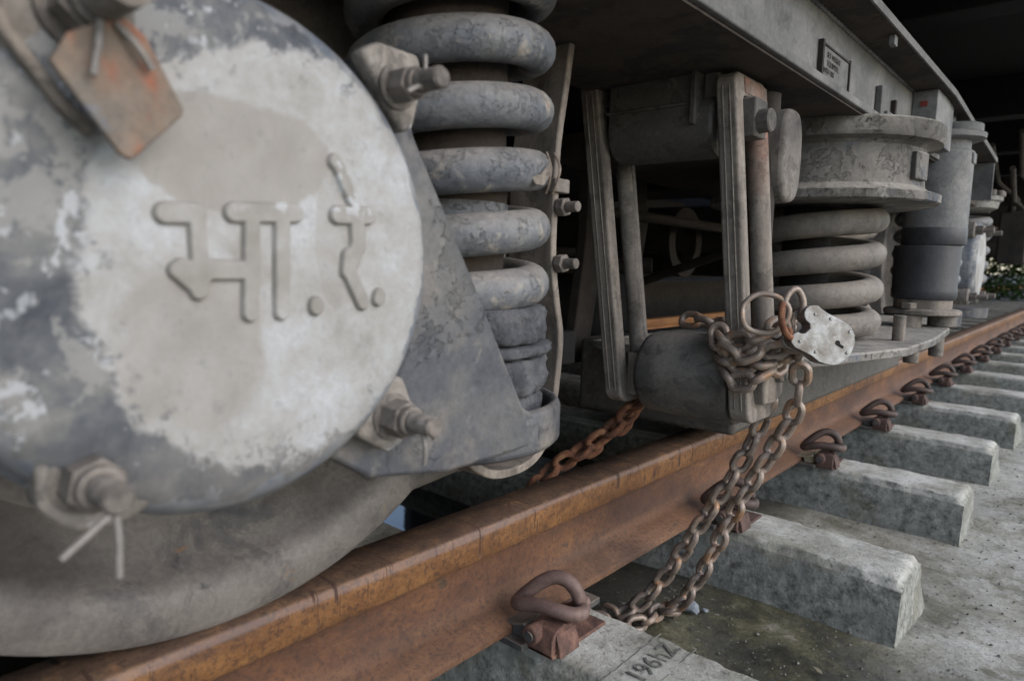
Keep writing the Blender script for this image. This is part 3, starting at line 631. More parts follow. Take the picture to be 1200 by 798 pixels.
MB().cyl((-1.66, 2.36, .404), (.0, 2.36, .404), .09, 24).build('axle', M['dark'], B)

def coil(cx, cy, Rm, r, z0, pitch, turns, ph, dead=.8, seg=44, m=None, name='coil_spring', hand=1):
    P = []; N_ = int(turns*seg)
    z = z0
    for i in range(N_+1):
        t = i/seg; a = ph + hand*t*2*math.pi
        k = min(1, t/dead, (turns-t)/dead); k = .55+.45*max(0, k)
        P.append((cx+Rm*math.cos(a), cy+Rm*math.sin(a), z)); z += pitch*k/seg
    mb = MB().tube(P, r, 18)
    rf = rough(.0008, 30)
    c0 = Vector((cx, cy, 0))
    return mb.build(name, m or M['spring'], B, smooth=70)
coil(SX, SY, .0905, .0215, .318, .0615, 5.9, R(215))
MB().lathe([(.064, .30), (.064, .412), (.066, .4125), (.066, .455), (.064, .456), (.064, .70)], (SX-.004, SY, 0), 'Z', 40).build('guide_cylinder', M['beam_under'], B)
o = MB().lathe([(.067, .385), (.0675, .387), (.0675, .422), (.067, .424)], (SX-.004, SY, 0), 'Z', 40).build('guide_sleeve', M['spring'], B)
# caked rubber washers under the spring
for (za, zb, r_) in ((.188, .222, .1045), (.2255, .262, .110), (.2655, .276, .112), (.2795, .315, .108)):
    nn = 6; pr = [(.02, za)] + [(r_-.003, za)] + [(r_, za+(zb-za)*k/nn) for k in range(1, nn)] + [(r_-.003, zb), (.02, zb)]
    MB().lathe(pr, (SX+.002, SY, 0), 'Z', 110, wob=lambda p: .0042*(noise.noise(p*38)+.8*noise.noise(p*95)+.5*noise.noise(p*220))).build('rubber_washer', M['rubber'], B, smooth=70)
# upper spring cap
MB().lathe([(.001, .664), (.108, .664), (.122, .668), (.126, .676), (.126, .70), (.134, .704), (.134, .74), (.001, .74)], (SX, SY, 0), 'Z', 64).build('spring_cap', M['drum'], B, smooth=40)
# leaf-shaped tag wired on the third coil
tg = MB().tube(catmull([(.197, -.200, .478), (.206, -.204, .462), (.205, -.204, .448), (.196, -.198, .436)], 4), .0013, 6)
tg.tube(catmull([(.201, -.192, .478), (.212, -.196, .462), (.209, -.196, .448), (.198, -.190, .436)], 4), .0013, 6)
tg.build('tie_wire', M['chain'], B)
lf = MB()
P_ = [(.2135,-.2440,.4475),(.2165,-.232,.4505),(.2175,-.219,.463),(.2150,-.2165,.451),(.2165,-.228,.4400),(.2155,-.238,.4405)]
lf.add([Vector(p) for p in P_]+[Vector(p)-Vector((.0012,.0008,0)) for p in P_], [(0,1,5),(1,4,5),(1,2,3),(1,3,4),(11,7,6),(11,10,7),(9,8,7),(10,9,7)]+[(i,(i+1)%6,6+(i+1)%6,6+i) for i in range(6)])
lf.build('paper_tag', M['hanger'], B, smooth=0)
# safety strap behind the spring
sp = catmull([(-.011, .70), (-.027, .595), (-.043, .505), (-.046, .44), (-.047, .36), (-.036, .30), (-.026, .255), (-.030, .20), (-.037, .16), (-.053, .112), (-.085, .088), (-.132, .083), (-.175, .093), (-.215, .12), (-.23, .165)], 4) if False else None
pts2 = [(a-.017, b+.010) for a, b in [(-.011, .70), (-.027, .595), (-.043, .505), (-.046, .44), (-.047, .36), (-.036, .30), (-.026, .255), (-.030, .20), (-.037, .16), (-.053, .112), (-.085, .088), (-.132, .083), (-.175, .093), (-.215, .125), (-.225, .163)]]
pp = [(p.x, p.y) for p in catmull([(a, b, 0) for a, b in pts2], 4)]
MB().strip(pp, .035, .110, -.011).build('safety_strap', M['hanger'], B, bevel=.002)
MB().box((.100, -.078, .452), (.116, -.048, .470)).build('strap_lug', M['nut'], B, bevel=.002)
for zz_ in (.434, .362):
    MB().prism(hexpts(-.064, zz_, .0125, .2), 0, .112, .124).build('nut', M['nut'], B, bevel=.001)
    MB().cyl((.112, -.064, zz_), (.142, -.064, zz_), .0068, 16, bev=.001).build('bolt', M['nut'], B)

# side frame
fr = MB()
fr.box((-.02, -2.0, .646), (.296, 1.78, .659))
fr.build('lower_flange', M['beam'], B, bevel=.002)
MB().box((-.015, -1.6, .6415), (.288, 1.7, .6445)).build('flange_underside', M['beam_under'], B)  # thin dark sheet, its colour carrying the shade below the flange
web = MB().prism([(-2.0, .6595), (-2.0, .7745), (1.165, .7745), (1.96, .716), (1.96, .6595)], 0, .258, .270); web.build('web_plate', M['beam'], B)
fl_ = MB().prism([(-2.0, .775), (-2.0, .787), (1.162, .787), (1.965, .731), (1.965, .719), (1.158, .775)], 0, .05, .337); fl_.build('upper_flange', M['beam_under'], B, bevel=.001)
MB().prism([(-2.0, .774), (-2.0, .788), (1.162, .788), (1.965, .732), (1.965, .718), (1.158, .774)], 0, .3375, .341).build('flange_edge', M['beam'], B)
MB().box((.27, 1.955, .60), (.335, 1.967, .718)).build('end_plate', M['beam'], B, bevel=.001)
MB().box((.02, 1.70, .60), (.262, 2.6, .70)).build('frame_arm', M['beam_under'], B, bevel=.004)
MB().box((.2705, -.12, .660), (.288, .128, .7745)).build('stiffener', M['beam'], B, bevel=.002)
MB().box((.2705, -.42, .660), (.310, -.16, .7745)).build('stiffener', M['beam'], B, bevel=.002)
bx = MB().box((.2705, 1.06, .6595), (.322, 1.26, .7745)); bx.build('frame_block', M['damper'], B, bevel=.002)
MB().box((.288, 1.056, .738), (.302, 1.0595, .750)).build('paint_daub', M['red'], B)
MB().box((.2705, .745, .662), (.283, .770, .725)).build('bracket', M['beam'], B, bevel=.002)
MB().box((.2705, .770, .662), (.290, .835, .680)).build('bracket', M['beam'], B, bevel=.002)
MB().box((.2705, .870, .662), (.280, .882, .720)).build('bracket', M['beam_under'], B, bevel=.001)
MB().box((.322, .60, .757), (.332, .62, .7745)).build('bracket', M['beam'], B, bevel=.001)
def bead(P, r=.0042, nm='weld_bead', m=None):
    P = catmull(P, 1) if False else [Vector(p) for p in P]; Q = []
    for a, b in zip(P, P[1:]):
        n_ = max(2, int((b-a).length/.006)); Q += [a+(b-a)*k/n_ for k in range(n_)]
    Q.append(P[-1]); MB().tube(Q, r, 6, rf=lambda t, i: r*(1+.35*math.sin(i*2.1)+.25*noise.noise(Vector((i*.7, r*99, 0))))).build(nm, m or M['beam'], B)
bead([(.271, -.1, .6605), (.271, 1.05, .6605)]); bead([(.271, .2, .7745), (.271, 1.05, .7745)]); bead([(.2725, .129, .662), (.2725, .129, .774)])
bead([(.025, .169, .600), (.172, .169, .600)], .003, m=M['bracket'])
# name plate
npl = MB().box((.2705, .402, .672), (.2735, .548, .722)).build('name_plate', M['beam'], B)
for a, b in (((.2705, .394, .668), (.2785, .402, .726)), ((.2705, .548, .668), (.2765, .553, .727)), ((.2705, .402, .7215), (.2755, .548, .7245)), ((.2705, .402, .6695), (.2755, .548, .6722))):
    MB().box(a, b).build('plate_frame', M['dark_brown'], npl)
for k, (ln, yy_, zz_) in enumerate((('SET WEIGHT', .430, .7065), ('EQUIPPED,', .432, .6935), ('WITH BSS', .415, .6805))):
    mw = Matrix(((0, 0, 1, .2738), (1, 0, 0, yy_), (0, 1, 0, zz_), (0, 0, 0, 1)))
    textobj(ln, .0125, 'lettering', M['dark_brown'], npl, mw, .0004)
    # parent's own location is 0 offset from the bogie, so placed in world terms
# hanger bracket under the beam
MB().box((.025, .170, .572), (.172, .30, .644)).build('hanger_bracket', M['bracket'], B, bevel=.004)
MB().cyl((.0245, .216, .572), (.203, .216, .572), .0475, 36, bev=.004).build('bracket_tube', M['bracket'], B)
MB().box((.1725, .160, .568), (.180, .30, .6445)).build('bracket_fin', M['grime'], B, bevel=.001)
MB().box((.1805, .185, .575), (.204, .30, .6442)).build('bracket_cheek', M['grime'], B, bevel=.003)
# swing hangers
def hanger(x_top, x_bot, w, zt, zb, yf, yb, rr_, top_m, name='swing_hanger', wb=None):
    def X(z): return x_bot + (x_top-x_bot)*(z-zb)/(zt-zb)
    e = bpy.data.objects.new(name, None)
    wb = wb or w
    def rrect(y0, y1, z0, z1, r, n_=6):
        out_ = []
        for (cy_, cz_, a0_) in ((y1-r, z1-r, 0), (y0+r, z1-r, 90), (y0+r, z0+r, 180), (y1-r, z0+r, 270)):
            out_ += [(cy_+r*math.cos(R(a0_+90*k/n_)), cz_+r*math.sin(R(a0_+90*k/n_))) for k in range(n_+1)]
        return out_
    O = rrect(yf, yb+.008, zb, zt, .018); I = rrect(yf+.025, yb-.004, zb+.030, zt-.030, .012)
    n_ = len(O); vs_ = []
    for sx in (-.5, .5):
        for (y, z) in O + I: vs_.append(Vector((X(z)+sx*(wb+(w-wb)*(z-zb)/(zt-zb)), y, z)))
    fs = []
    for i in range(n_):
        j = (i+1) % n_
        fs += [(i, j, n_+j, n_+i), (2*n_+i, 2*n_+j, 3*n_+j, 3*n_+i), (i, j, 2*n_+j, 2*n_+i), (n_+i, n_+j, 3*n_+j, 3*n_+i)]
    bar = MB().add(vs_, fs).build(name, M['hanger'], B, bevel=.0035, seg=3, smooth=50)
    bar['label'] = 'flat faced closed hanger loop with a round rear bar'
    MB().cyl((X(zb+.022), yb, zb+.022), (X(zt-.022), yb, zt-.022), rr_, 24).build('round_bar', M['hanger'], bar)
    if top_m != M['hanger']: MB().cyl((X(.47), yb, .47), (X(zt-.024), yb, zt-.024), rr_+.0005, 24).build('red_primer_end', top_m, bar)
    for k in (-.17, .17):
        MB().tube([(X(z)+k*w, yf+.0002, z) for z in (zb+.02, zb+.15, zb+.3, zt-.02)], .0014, 6).build('face_ridge', M['hanger'], bar)
    if top_m != M['hanger']:
        q = [(X(z)+w*.5+.0012, y, z) for (y, z) in ((yf+.03, zt-.026), (yb+.004, zt-.026), (yb+.004, zt-.006), (yf+.03, zt-.004))]
        MB().hexa([(x-.002, y, z) for x, y, z in q] + q).build('yoke_paint', top_m, bar)
    return bar, X
h1, X1 = hanger(.2215, .2720, .030, .636, .138, .165, .272, .0158, M['hanger_red'])
h2, X2 = hanger(-.014, .060, .034, .660, .138, .165, .258, .0155, M['hanger'], wb=.031)
# top pin and block of the near hanger, bottom block and pin
MB().box((.228, .193, .548), (.258, .236, .603)).build('pin_block', M['grime'], h1, bevel=.003)
MB().cyl((.20, .210, .570), (.276, .210, .570), .0165, 24, bev=.002).build('hanger_pin', M['grime'], h1)
MB().prism([(.191, .166), (.186, .19), (.190, .24), (.262, .248), (.262, .174), (.232, .163)], 0, .258, .298).build('pin_block', M['hanger'], h1, bevel=.003)
MB().cyl((.25, .238, .212), (.308, .238, .212), .0175, 24, bev=.002).build('hanger_pin', M['nut'], h1)
MB().prism([(.186, .150), (.186, .22), (.24, .22), (.24, .150)], 0, .070, .100).build('pin_block', M['hanger'], h2, bevel=.003)
# round tube between the hangers
MB().lathe([(.001, .0), (.050, .0), (.061, .006), (.066, .016), (.067, .05), (.067, .15), (.064, .158)], (.092, .222, .190), 'X', 48, wob=rough(.0012, 30)).build('spring_plank_tube', M['grime'], B, smooth=60)
# thick cheek behind near hanger
ck = [(.30+.045*math.cos(a)*1.0, .545+.075*math.sin(a)) for a in [R(10*k) for k in range(36)]]
ck = [(.34+.042*math.copysign(abs(math.cos(a))**.7, math.cos(a)), .538+.072*math.copysign(abs(math.sin(a))**.8, math.sin(a))) for a in [R(10*k) for k in range(36)]]
MB().prism(ck, 0, .220, .262).build('cheek_plate', M['grime'], B, bevel=.008, seg=3)
MB().cyl((.225, .31, .20), (.225, .31, .63), .022, 20).build('guide_post', M['dark_brown'], B)
# secondary springs, seat drum, lower plate
DX, DY = .163, .79
coil(DX, DY, .1135, .0262, .236, .0735, 3.75, R(245), m=M['spring_dusty'])
coil(DX-.10, 1.13, .1135, .0262, .236, .0735, 3.75, R(245), m=M['spring_dusty'])
for cy in (DY, 1.13): MB().cyl((DX-.02, cy, .22), (DX-.02, cy, .5), .05, 24).build('guide_cylinder', M['black'], B)  # black colour stands for the dark gaps between the coils
dr = MB().lathe([(.001, .494), (.222, .494), (.2265, .497), (.2265, .512), (.205, .520), (.197, .527), (.195, .540), (.195, .600), (.201, .606), (.224, .610), (.228, .616), (.228, .641), (.224, .645), (.001, .645)], (DX, DY, 0), 'Z', 96, wob=rough(.0022, 16))
dr.build('spring_drum', M['drum'], B, smooth=35)
MB().box((-.3, .40, .58), (.16, 1.3, .63)).build('bolster_beam', M['beam_under'], B)
def on_drum(deg, z, r=.195): return Vector((DX+r*math.cos(R(deg)), DY+r*math.sin(R(deg)), z))
pd = MB()
a0, a1 = -18, -2
for (zz0, zz1) in ((.538, .590),):
    n_ = 5; vs_ = []
    for k in range(n_+1):
        a = a0+(a1-a0)*k/n_
        for rr_ in (.192, .204): vs_ += [on_drum(a, zz0, rr_), on_drum(a, zz1, rr_)]
    fs = []
    for k in range(n_):
        b = 4*k; fs += [(b+2, b+3, b+7, b+6), (b+1, b+5, b+7, b+3), (b, b+2, b+6, b+4)]
    fs += [(0, 1, 3, 2), (4*n_, 4*n_+2, 4*n_+3, 4*n_+1)]
    pd.add(vs_, fs)
pd.build('drum_pad', M['drum'], B, bevel=.002)
lp = MB().prism([(-.1, .33), (.262, .33), (.300, .44), (.335, .575), (.372, .73), (.372, 1.0), (.345, 1.35), (.300, 1.62), (.22, 1.75), (-.1, 1.75)], 2, .196, .214)
lp.build('lower_seat_plate', M['drum'], B, bevel=.004, seg=3)
pk = MB().box((-.25, .50, .030), (.125, 1.9, .195)); pk.build('spring_plank', M['bracket'], B, bevel=.012, seg=3)
MB().cyl((.325, .86, .205), (.325, .86, .268), .0125, 20, bev=.001).build('seat_stud', M['hanger'], B)
for k, (x, y, z) in enumerate(((.305, 1.11, .140), (.335, 1.24, .148))):
    MB().cyl((x, y, z), (x, y, .205), .017, 20, bev=.002).build('hanging_bolt', M['nut'], B)
# damper
VX, VY = .274, 1.36
dm = MB().lathe([(.001, .432), (.070, .432), (.075, .436), (.075, .672), (.066, .678), (.066, .700), (.001, .700)], (VX+.012, VY, 0), 'Z', 56)
dm = dm.build('vertical_damper', M['damper'], B, smooth=40); dm['label'] = 'pale grey damper cylinder over a black sleeve'
MB().lathe([(.001, .288), (.074, .288), (.078, .294), (.0785, .312), (.0770, .318), (.0795, .424), (.0785, .4305), (.001, .4305)], (VX, VY, 0), 'Z', 56).build('sleeve', M['sleeve'], dm, smooth=40)
o = MB().lathe([(.0752, .432), (.0763, .434), (.0763, .475), (.0752, .477)], (VX+.012, VY, 0), 'Z', 56, wob=rough(.0008, 40)).build('stained_band', M['sleeve'], dm, smooth=40)
MB().lathe([(.001, .246), (.088, .246), (.093, .249), (.093, .258), (.088, .262), (.070, .263), (.070, .287), (.001, .287)], (VX, VY, 0), 'Z', 48).build('base_flange', M['hanger'], dm)
MB().prism([(VX-.02+.021*math.cos(k*math.pi/3), VY-.072+.021*math.sin(k*math.pi/3)) for k in range(6)], 2, .263, .279).build('nut', M['hanger'], dm, bevel=.002)
MB().cyl((VX-.02, VY-.06, .20), (VX-.02, VY-.06, .246), .033, 24, bev=.002).build('spacer', M['hanger'], dm)
MB().cyl((VX+.045, VY+.03, .215), (VX+.045, VY+.03, .246), .035, 24, bev=.002).build('spacer', M['grime'], dm)
MB().lathe([(.001, .7), (.085, .7), (.095, .704), (.096, .716), (.090, .720), (.001, .720)], (VX+.014, VY, 0), 'Z', 40).build('top_flange', M['damper'], dm)
MB().lathe([(.001, .7205), (.060, .7205), (.064, .724), (.064, .742), (.060, .745), (.001, .745)], (VX+.035, VY+.02, 0), 'Z', 36).build('top_collar', M['damper'], dm)
MB().lathe([(.001, .7455), (.040, .7455), (.040, .772), (.001, .772)], (VX+.0, VY-.01, 0), 'Z', 28).build('top_boss', M['damper'], dm, bevel=.002)
MB().prism([(VX-.052+.024*math.cos(k*math.pi/3), VY-.04+.024*math.sin(k*math.pi/3)) for k in range(6)], 2, .7202, .746).build('nut', M['damper'], dm, bevel=.002)
MB().box((VX+.074, VY-.02, .640), (VX+.090, VY+.02, .668)).build('side_lug', M['damper'], dm, bevel=.003)
MB().prism([(.270+.017*math.cos(k*math.pi/3), 1.02+.017*math.sin(k*math.pi/3)) for k in range(6)], 2, .568, .590).build('nut', M['nut'], B, bevel=.002)
MB().cyl((.270, 1.02, .556), (.270, 1.02, .606), .010, 14).build('bolt', M['nut'], B)

# second axle box with its cover, spring and cap
ab2 = MB().lathe([(.001, .262), (.14, .260), (.152, .254), (.158, .243), (.16, .1), (.16, .02)], (0, 2.46, .40), 'X', 56)
ab2 = ab2.build('axle_box_cover', M['cover'], B, loc=(.25, 2.46, .40), smooth=50); ab2['label'] = 'distant pale axle box cover seen nearly edge on'
for (y, z) in ((2.34, .52), (2.58, .52), (2.34, .27), (2.57, .27)):
    MB().cyl((.2, y, z), (.252, y, z), .032, 20, bev=.004).build('lug', M['lugpaint'], ab2)
    MB().prism(hexpts(y, z, .019), 0, .253, .276).build('nut', M['nut'], ab2, bevel=.001)
    MB().cyl((.25, y, z), (.31, y, z), .010, 14, bev=.001).build('stud', M['nut'], ab2)
for cy in (2.10, 2.78):
    coil(.14, cy, .0905, .0215, .318, .0615, 5.2, R(215), seg=28)
    MB().lathe([(.001, .664), (.108, .664), (.122, .668), (.126, .70), (.001, .70)], (.14, cy, 0), 'Z', 40).build('spring_cap', M['drum'], B)
    MB().lathe([(.001, .17), (.125, .17), (.128, .21), (.118, .213), (.001, .2)], (.14, cy, 0), 'Z', 40).build('spring_seat', M['gusset'], B)
MB().lathe([(.001, .590), (.10, .590), (.115, .598), (.12, .62), (.13, .626), (.13, .640), (.001, .640)], (.20, 2.32, 0), 'Z', 40).build('spring_cap', M['drum'], B)
for k in range(8):
    a = R(-100+k*22); MB().cyl((.20+.122*math.cos(a), 2.32+.122*math.sin(a), .6405), (.20+.122*math.cos(a), 2.32+.122*math.sin(a), .660), .014, 10, bev=.002).build('cap_bolt', M['grease'] if k in (1, 2) else M['nut'], B)
# inner bogie gear, dark under the coach
MB().box((-1.9, 2.0, .42), (-.25, 2.2, .62)).build('transom', M['dark'], B, bevel=.01)
MB().box((-1.9, 1.2, .60), (-.05, 1.5, .70)).build('transom', M['dark'], B, bevel=.01)
MB().box((-1.85, -2.0, .45), (-1.55, 3.5, .78)).build('far_side_frame', M['dark'], B, bevel=.01)
MB().tube([(-.25, .30, .62), (-.25, 2.4, .62)], .02, 10).build('brake_rod', M['dark'], B)
MB().tube([(-.35, .1, .20), (-1.55, .72, .20)], .028, 10).build('brake_beam', M['dark'], B)
MB().box((-1.6, .32, .17), (-.10, .36, .235), Matrix.Rotation(R(-6), 3, 'Z')).build('brake_beam', M['dark'], B, bevel=.005)
MB().lathe([(.085, 0), (.125, 0), (.13, .01), (.13, .05), (.085, .05)], (-.62, 1.62, .45), 'X', 48, closed=True).build('brake_pulley', M['dark_brown'], B)
MB().lathe([(.001, 0), (.05, 0), (.11, .04), (.14, .1), (.14, .3), (.1, .34), (.001, .34)], (-.75, .95, .20), 'X', 32).build('brake_cylinder', M['dark'], B, smooth=50)

for (a, b, r_) in (((-.45, .2, .52), (-.45, 1.9, .50), .016), ((-.9, .6, .34), (-.30, .9, .36), .022), ((-.55, 1.25, .30), (-.20, 1.35, .44), .015), ((-1.2, .9, .40), (-1.2, 2.3, .42), .02)):
    MB().cyl(a, b, r_, 14).build('brake_pipe', M['dark_brown'], B)
MB().prism([(.55, .12), (.62, .12), (.68, .42), (.66, .60), (.60, .60), (.60, .42)], 0, -.34, -.31).build('brake_lever', M['dark_brown'], B, bevel=.004)
MB().prism([(1.0, .10), (1.05, .10), (1.15, .50), (1.12, .66), (1.05, .66), (1.06, .50)], 0, -.50, -.46).build('brake_lever', M['dark_brown'], B, bevel=.004)
# ------------------------------------------------------------------ the coach above and what hangs below it
T = empty('railway_coach', (-.8, 6, 1.1), 'dark underframe of the railway coach above the bogie with cables and equipment boxes', 'railway coach')
MB().box((-2.42, -7, 1.14), (.78, 22, 1.22)).build('floor', M['black'], T)  # black colour stands in for the shade under the coach
MB().box((.62, -7, 1.00), (.70, 22, 1.139)).build('sole_bar', M['beam_under'], T, bevel=.005)
MB().box((.785, -7, 1.08), (.80, 22, 3.4)).build('body_side', M['beam_under'], T)
MB().box((-2.44, -7, 1.02), (-2.424, 22, 3.4)).build('body_side', M['dark'], T)
MB().box((-2.42, -7, 3.41), (.80, 22, 3.45)).build('roof', M['dark'], T)
for y in (-.2, 1.2, 2.6, 3.6, 4.6): MB().box((-2.3, y, .98), (.60, y+.10, 1.139)).build('cross_bearer', M['black'], T, bevel=.004)
MB().box((-2.2, 5.6, .58), (.20, 7.6, 1.12)).build('equipment_box', M['dark_brown'], T, bevel=.02)
MB().box((-2.2, 8.6, .62), (.05, 12, 1.12)).build('equipment_box', M['dark_brown'], T, bevel=.02)
MB().box((-2.2, 13, .68), (.30, 18, 1.12)).build('equipment_box', M['dark'], T, bevel=.02)
for k, (x, z, sag) in enumerate(((.40, 1.02, .06), (.32, .95, .09), (.22, .90, .05), (.30, .80, .07), (.1, .70, .04))):
    P = catmull([(x, 2.8, z), (x-.05, 3.5, z-sag), (x-.12, 4.3, z-.01), (x-.1, 5.0, z-sag*.6), (x-.15, 5.7, z)], 6)
    MB().tube(P, .011, 8).build('cable', M['beam_under'], T)
P = catmull([(.30, 4.6, .85), (.32, 4.55, .60), (.28, 4.6, .50), (.20, 4.7, .48), (.10, 4.8, .60), (.12, 4.8, .80)], 6)
MB().tube(P, .02, 10).build('brake_hose', M['beam_under'], T)
MB().box((.12, 4.2, .42), (.26, 4.7, .72)).build('valve_box', M['dark_brown'], T, bevel=.01)

# ------------------------------------------------------------------ far side of the track
pw = MB().box((-3.75, -8, -.29), (-3.2, 30, .185)); tag(pw.build('platform_wall', M['dark_brown'], bevel=.01), 'dark low platform wall beyond the far rail', 'wall')
pc_ = MB().box((-3.9, -8, .13), (-3.76, 30, .175)); tag(pc_.build('platform', M['concrete_far']), kind='structure')
SH = empty('daylight_blocker', (-3.95, 8, .16), 'dark shed wall with an opening cut for the puddle reflection, added to block daylight', 'backdrop')
for a, b in (((-4.0, -8, -.28), (-3.9, 2.35, 4.2)), ((-4.0, 3.12, -.28), (-3.9, 30, 4.2)), ((-4.0, 2.351, -.28), (-3.9, 3.119, 1.18)), ((-4.0, 2.351, 1.66), (-3.9, 3.119, 4.2))):  # added walls that block far daylight; the gap shapes the puddle reflection
    MB().box(a, b).build('wall', M['dark'], SH)
MB().box((-3.98, 2.60, 1.181), (-3.95, 2.64, 1.659)).build('mullion', M['dark'], SH)
MB().box((-3.8, -2.0, .166), (-3.5, 2.9, .55)).build('crate_stack', M['dark'], SH) if False else None
# leafy bush and pale kerb far along the track
bu = MB()
for k in range(2200):
    a = random.uniform(0, 6.28); rr_ = random.random()**.5
    c0 = Vector((-1.25 + 1.3*rr_*math.cos(a), 19.3 + .5*rr_*math.sin(a), -.25+.95*random.random()))
    d = Vector((random.uniform(-1, 1), random.uniform(-1, 1), random.uniform(-.3, 1))).normalized()*.07; e_ = d.orthogonal().normalized()*.03
    bu.add([c0-d, c0+e_, c0+d, c0-e_], [(0, 1, 2, 3)])
tag(bu.build('bush', M['leaf'], loc=(-1.2, 19.3, -.28), smooth=0), 'small bright green bush far behind the equipment boxes', 'bush')

# ------------------------------------------------------------------ chains
LM = {}
def link_mesh(Lh, W, r, m, key):
    if key in LM: return LM[key]
    P = []; hw = W/2 - r; hl = Lh/2 - r - hw
    for k in range(9): a = -math.pi/2 + math.pi*k/8; P.append((hl+hw*math.cos(a), hw*math.sin(a), 0))
    for k in range(9): a = math.pi/2 + math.pi*k/8; P.append((-hl+hw*math.cos(a), hw*math.sin(a), 0))
    o = MB().tube(P, r, 9, closed=True).build('chain_link', m); me = o.data; bpy.data.objects.remove(o); LM[key] = me; return me
def chain(path, m, key, parent, Lh=.045, W=.033, r=.0056, twist0=0, jit=.18, up=Vector((.3, -.6, .7))):
    P = catmull(path, 10); me = link_mesh(Lh, W, r, m, key)
    step = Lh - 2*r*1.05; acc = 0; out = []; d = 0; i = 0; tgt = step/2
    cum = [0]
    for a, b in zip(P, P[1:]): cum.append(cum[-1]+(b-a).length)
    tot = cum[-1]; k = 0; s = 0; lst = []
    while s + step <= tot + step*.3:
        def at_(q):
            q = min(q, tot-1e-6); j = 0
            while cum[j+1] < q: j += 1
            return P[j] + (P[j+1]-P[j])*((q-cum[j])/max(1e-9, cum[j+1]-cum[j]))
        lst.append((at_(s), at_(s+step))); s += step
    for k, (a, b) in enumerate(lst):
        x = (b-a).normalized(); c = (a+b)/2
        y = x.cross(up).normalized(); z = x.cross(y)
        ang = twist0 + (math.pi/2 if k % 2 else 0) + random.uniform(-jit, jit)
        y2 = y*math.cos(ang)+z*math.sin(ang); z2 = x.cross(y2)
        o = bpy.data.objects.new('chain_link', me); COL.objects.link(o); o.parent = parent
        mw = Matrix((x, y2, z2)).transposed().to_4x4(); mw.translation = c - WORLD[parent.name]; o.matrix_basis = mw
ch = empty('chain', (.30, .2, .25), 'brown steel chain wrapped round the near hanger and hanging to the ground beside the rail', 'chain')
# two hanging strands
chain([(.282, .268, .165), (.250, .262, .075), (.215, .255, .0), (.170, .252, -.085), (.125, .262, -.165), (.080, .245, -.235), (.045, .225, -.262), (.0, .232, -.262)], M['chain'], 'a', ch, twist0=.7)
chain([(.330, .235, .225), (.318, .262, .150), (.275, .270, .060), (.235, .275, -.02), (.200, .285, -.10), (.165, .29, -.18), (.125, .300, -.245), (.09, .31, -.262)], M['chain'], 'a', ch, twist0=.3)
chain([(.115, .325, -.266), (.085, .285, -.262), (.10, .252, -.262), (.07, .205, -.262), (.03, .19, -.262), (-.02, .2, -.262)], M['chain'], 'a', ch, twist0=.9)
# wraps round the hanger
def ring_path(z, tilt=0, dx=0, e=0):
    xc = X1(z)+dx
    return [(xc-.030-e, .205, z+.004), (xc-.031-e, .168, z-.002), (xc-.010, .150, z-.010-tilt), (xc+.018, .148, z-.006-tilt), (xc+.034, .165, z+tilt), (xc+.040, .20, z+.010+tilt), (xc+.042, .24, z+.018+tilt)]
chain(ring_path(.252, .004, .006), M['chain'], 'big', ch, Lh=.046, W=.033, r=.0058, twist0=.5)
chain(ring_path(.232, -.004, .008), M['chain'], 'big', ch, Lh=.046, W=.033, r=.0058, twist0=1.0)
chain(ring_path(.268, .002, .006), M['chain'], 'big', ch, Lh=.046, W=.033, r=.0058, twist0=.9)
chain(ring_path(.214, .004, .010), M['chain'], 'big', ch, Lh=.046, W=.033, r=.0058, twist0=.6)
chain([(.236, .158, .278), (.240, .150, .255), (.262, .143, .236), (.290, .143, .244), (.318, .158, .262)], M['chain'], 'big', ch, Lh=.046, W=.033, r=.0058, twist0=.2)
chain([(.13, .255, .275), (.17, .245, .274), (.215, .22, .272), (.24, .18, .268)], M['chain'], 'a', ch, twist0=.4)
chain([(.335, .20, .30), (.340, .195, .268), (.332, .21, .236)], M['chain'], 'a', ch, twist0=.1)
chain([(.300, .165, .245), (.325, .185, .250), (.345, .215, .262)], M['chain'], 'a', ch, twist0=1.2)
ch2 = empty('rusty_chain', (.03, .17, .1), 'bright orange rusted chain hanging from the far hanger behind the rail', 'chain')
chain([(.080, .235, .150), (.055, .215, .105), (.02, .185, .065), (-.01, .16, .035), (-.05, .135, .0), (-.07, .115, -.04), (-.08, .10, -.09)], M['chain_rust'], 'rust', ch2, Lh=.047, W=.036, r=.0062, twist0=.5, jit=.5)
chain([(.065, .245, .125), (.04, .22, .085), (.015, .20, .055), (-.015, .178, .03), (-.04, .16, .0)], M['chain_rust'], 'rust', ch2, twist0=1.1, jit=.4)

# ------------------------------------------------------------------ padlock
pc = Vector((.3736, .170, .2782)); nrm = Vector((.75188, -.65163, .10025)); ux = Vector((0, 0, 1)).cross(nrm).normalized(); uz = nrm.cross(ux)
def LP(a, b, d=0): return pc + ux*a + uz*b + nrm*d
out = [(-.023,.032),(-.018,.036),(-.012,.037),(-.006,.0365),(-.002,.033),(.009,.026),(.025,.019),(.036,.013),(.043,.006),(.047,-.002),(.0475,-.012),(.045,-.021),(.041,-.029),(.034,-.036),(.026,-.041),(.017,-.0425),(.006,-.041),(-.003,-.038),(-.014,-.030),(-.028,-.0235),(-.038,-.019),(-.043,-.013),(-.0435,-.006),(-.040,-.001),(-.034,.0015),(-.028,-.001),(-.023,.000),(-.0165,.006),(-.017,.012),(-.023,.017),(-.0255,.023),(-.025,.028)]
PL = empty('padlock', tuple(pc), 'worn silver padlock with a keyhole and rivets hanging from the chain rings', 'padlock')
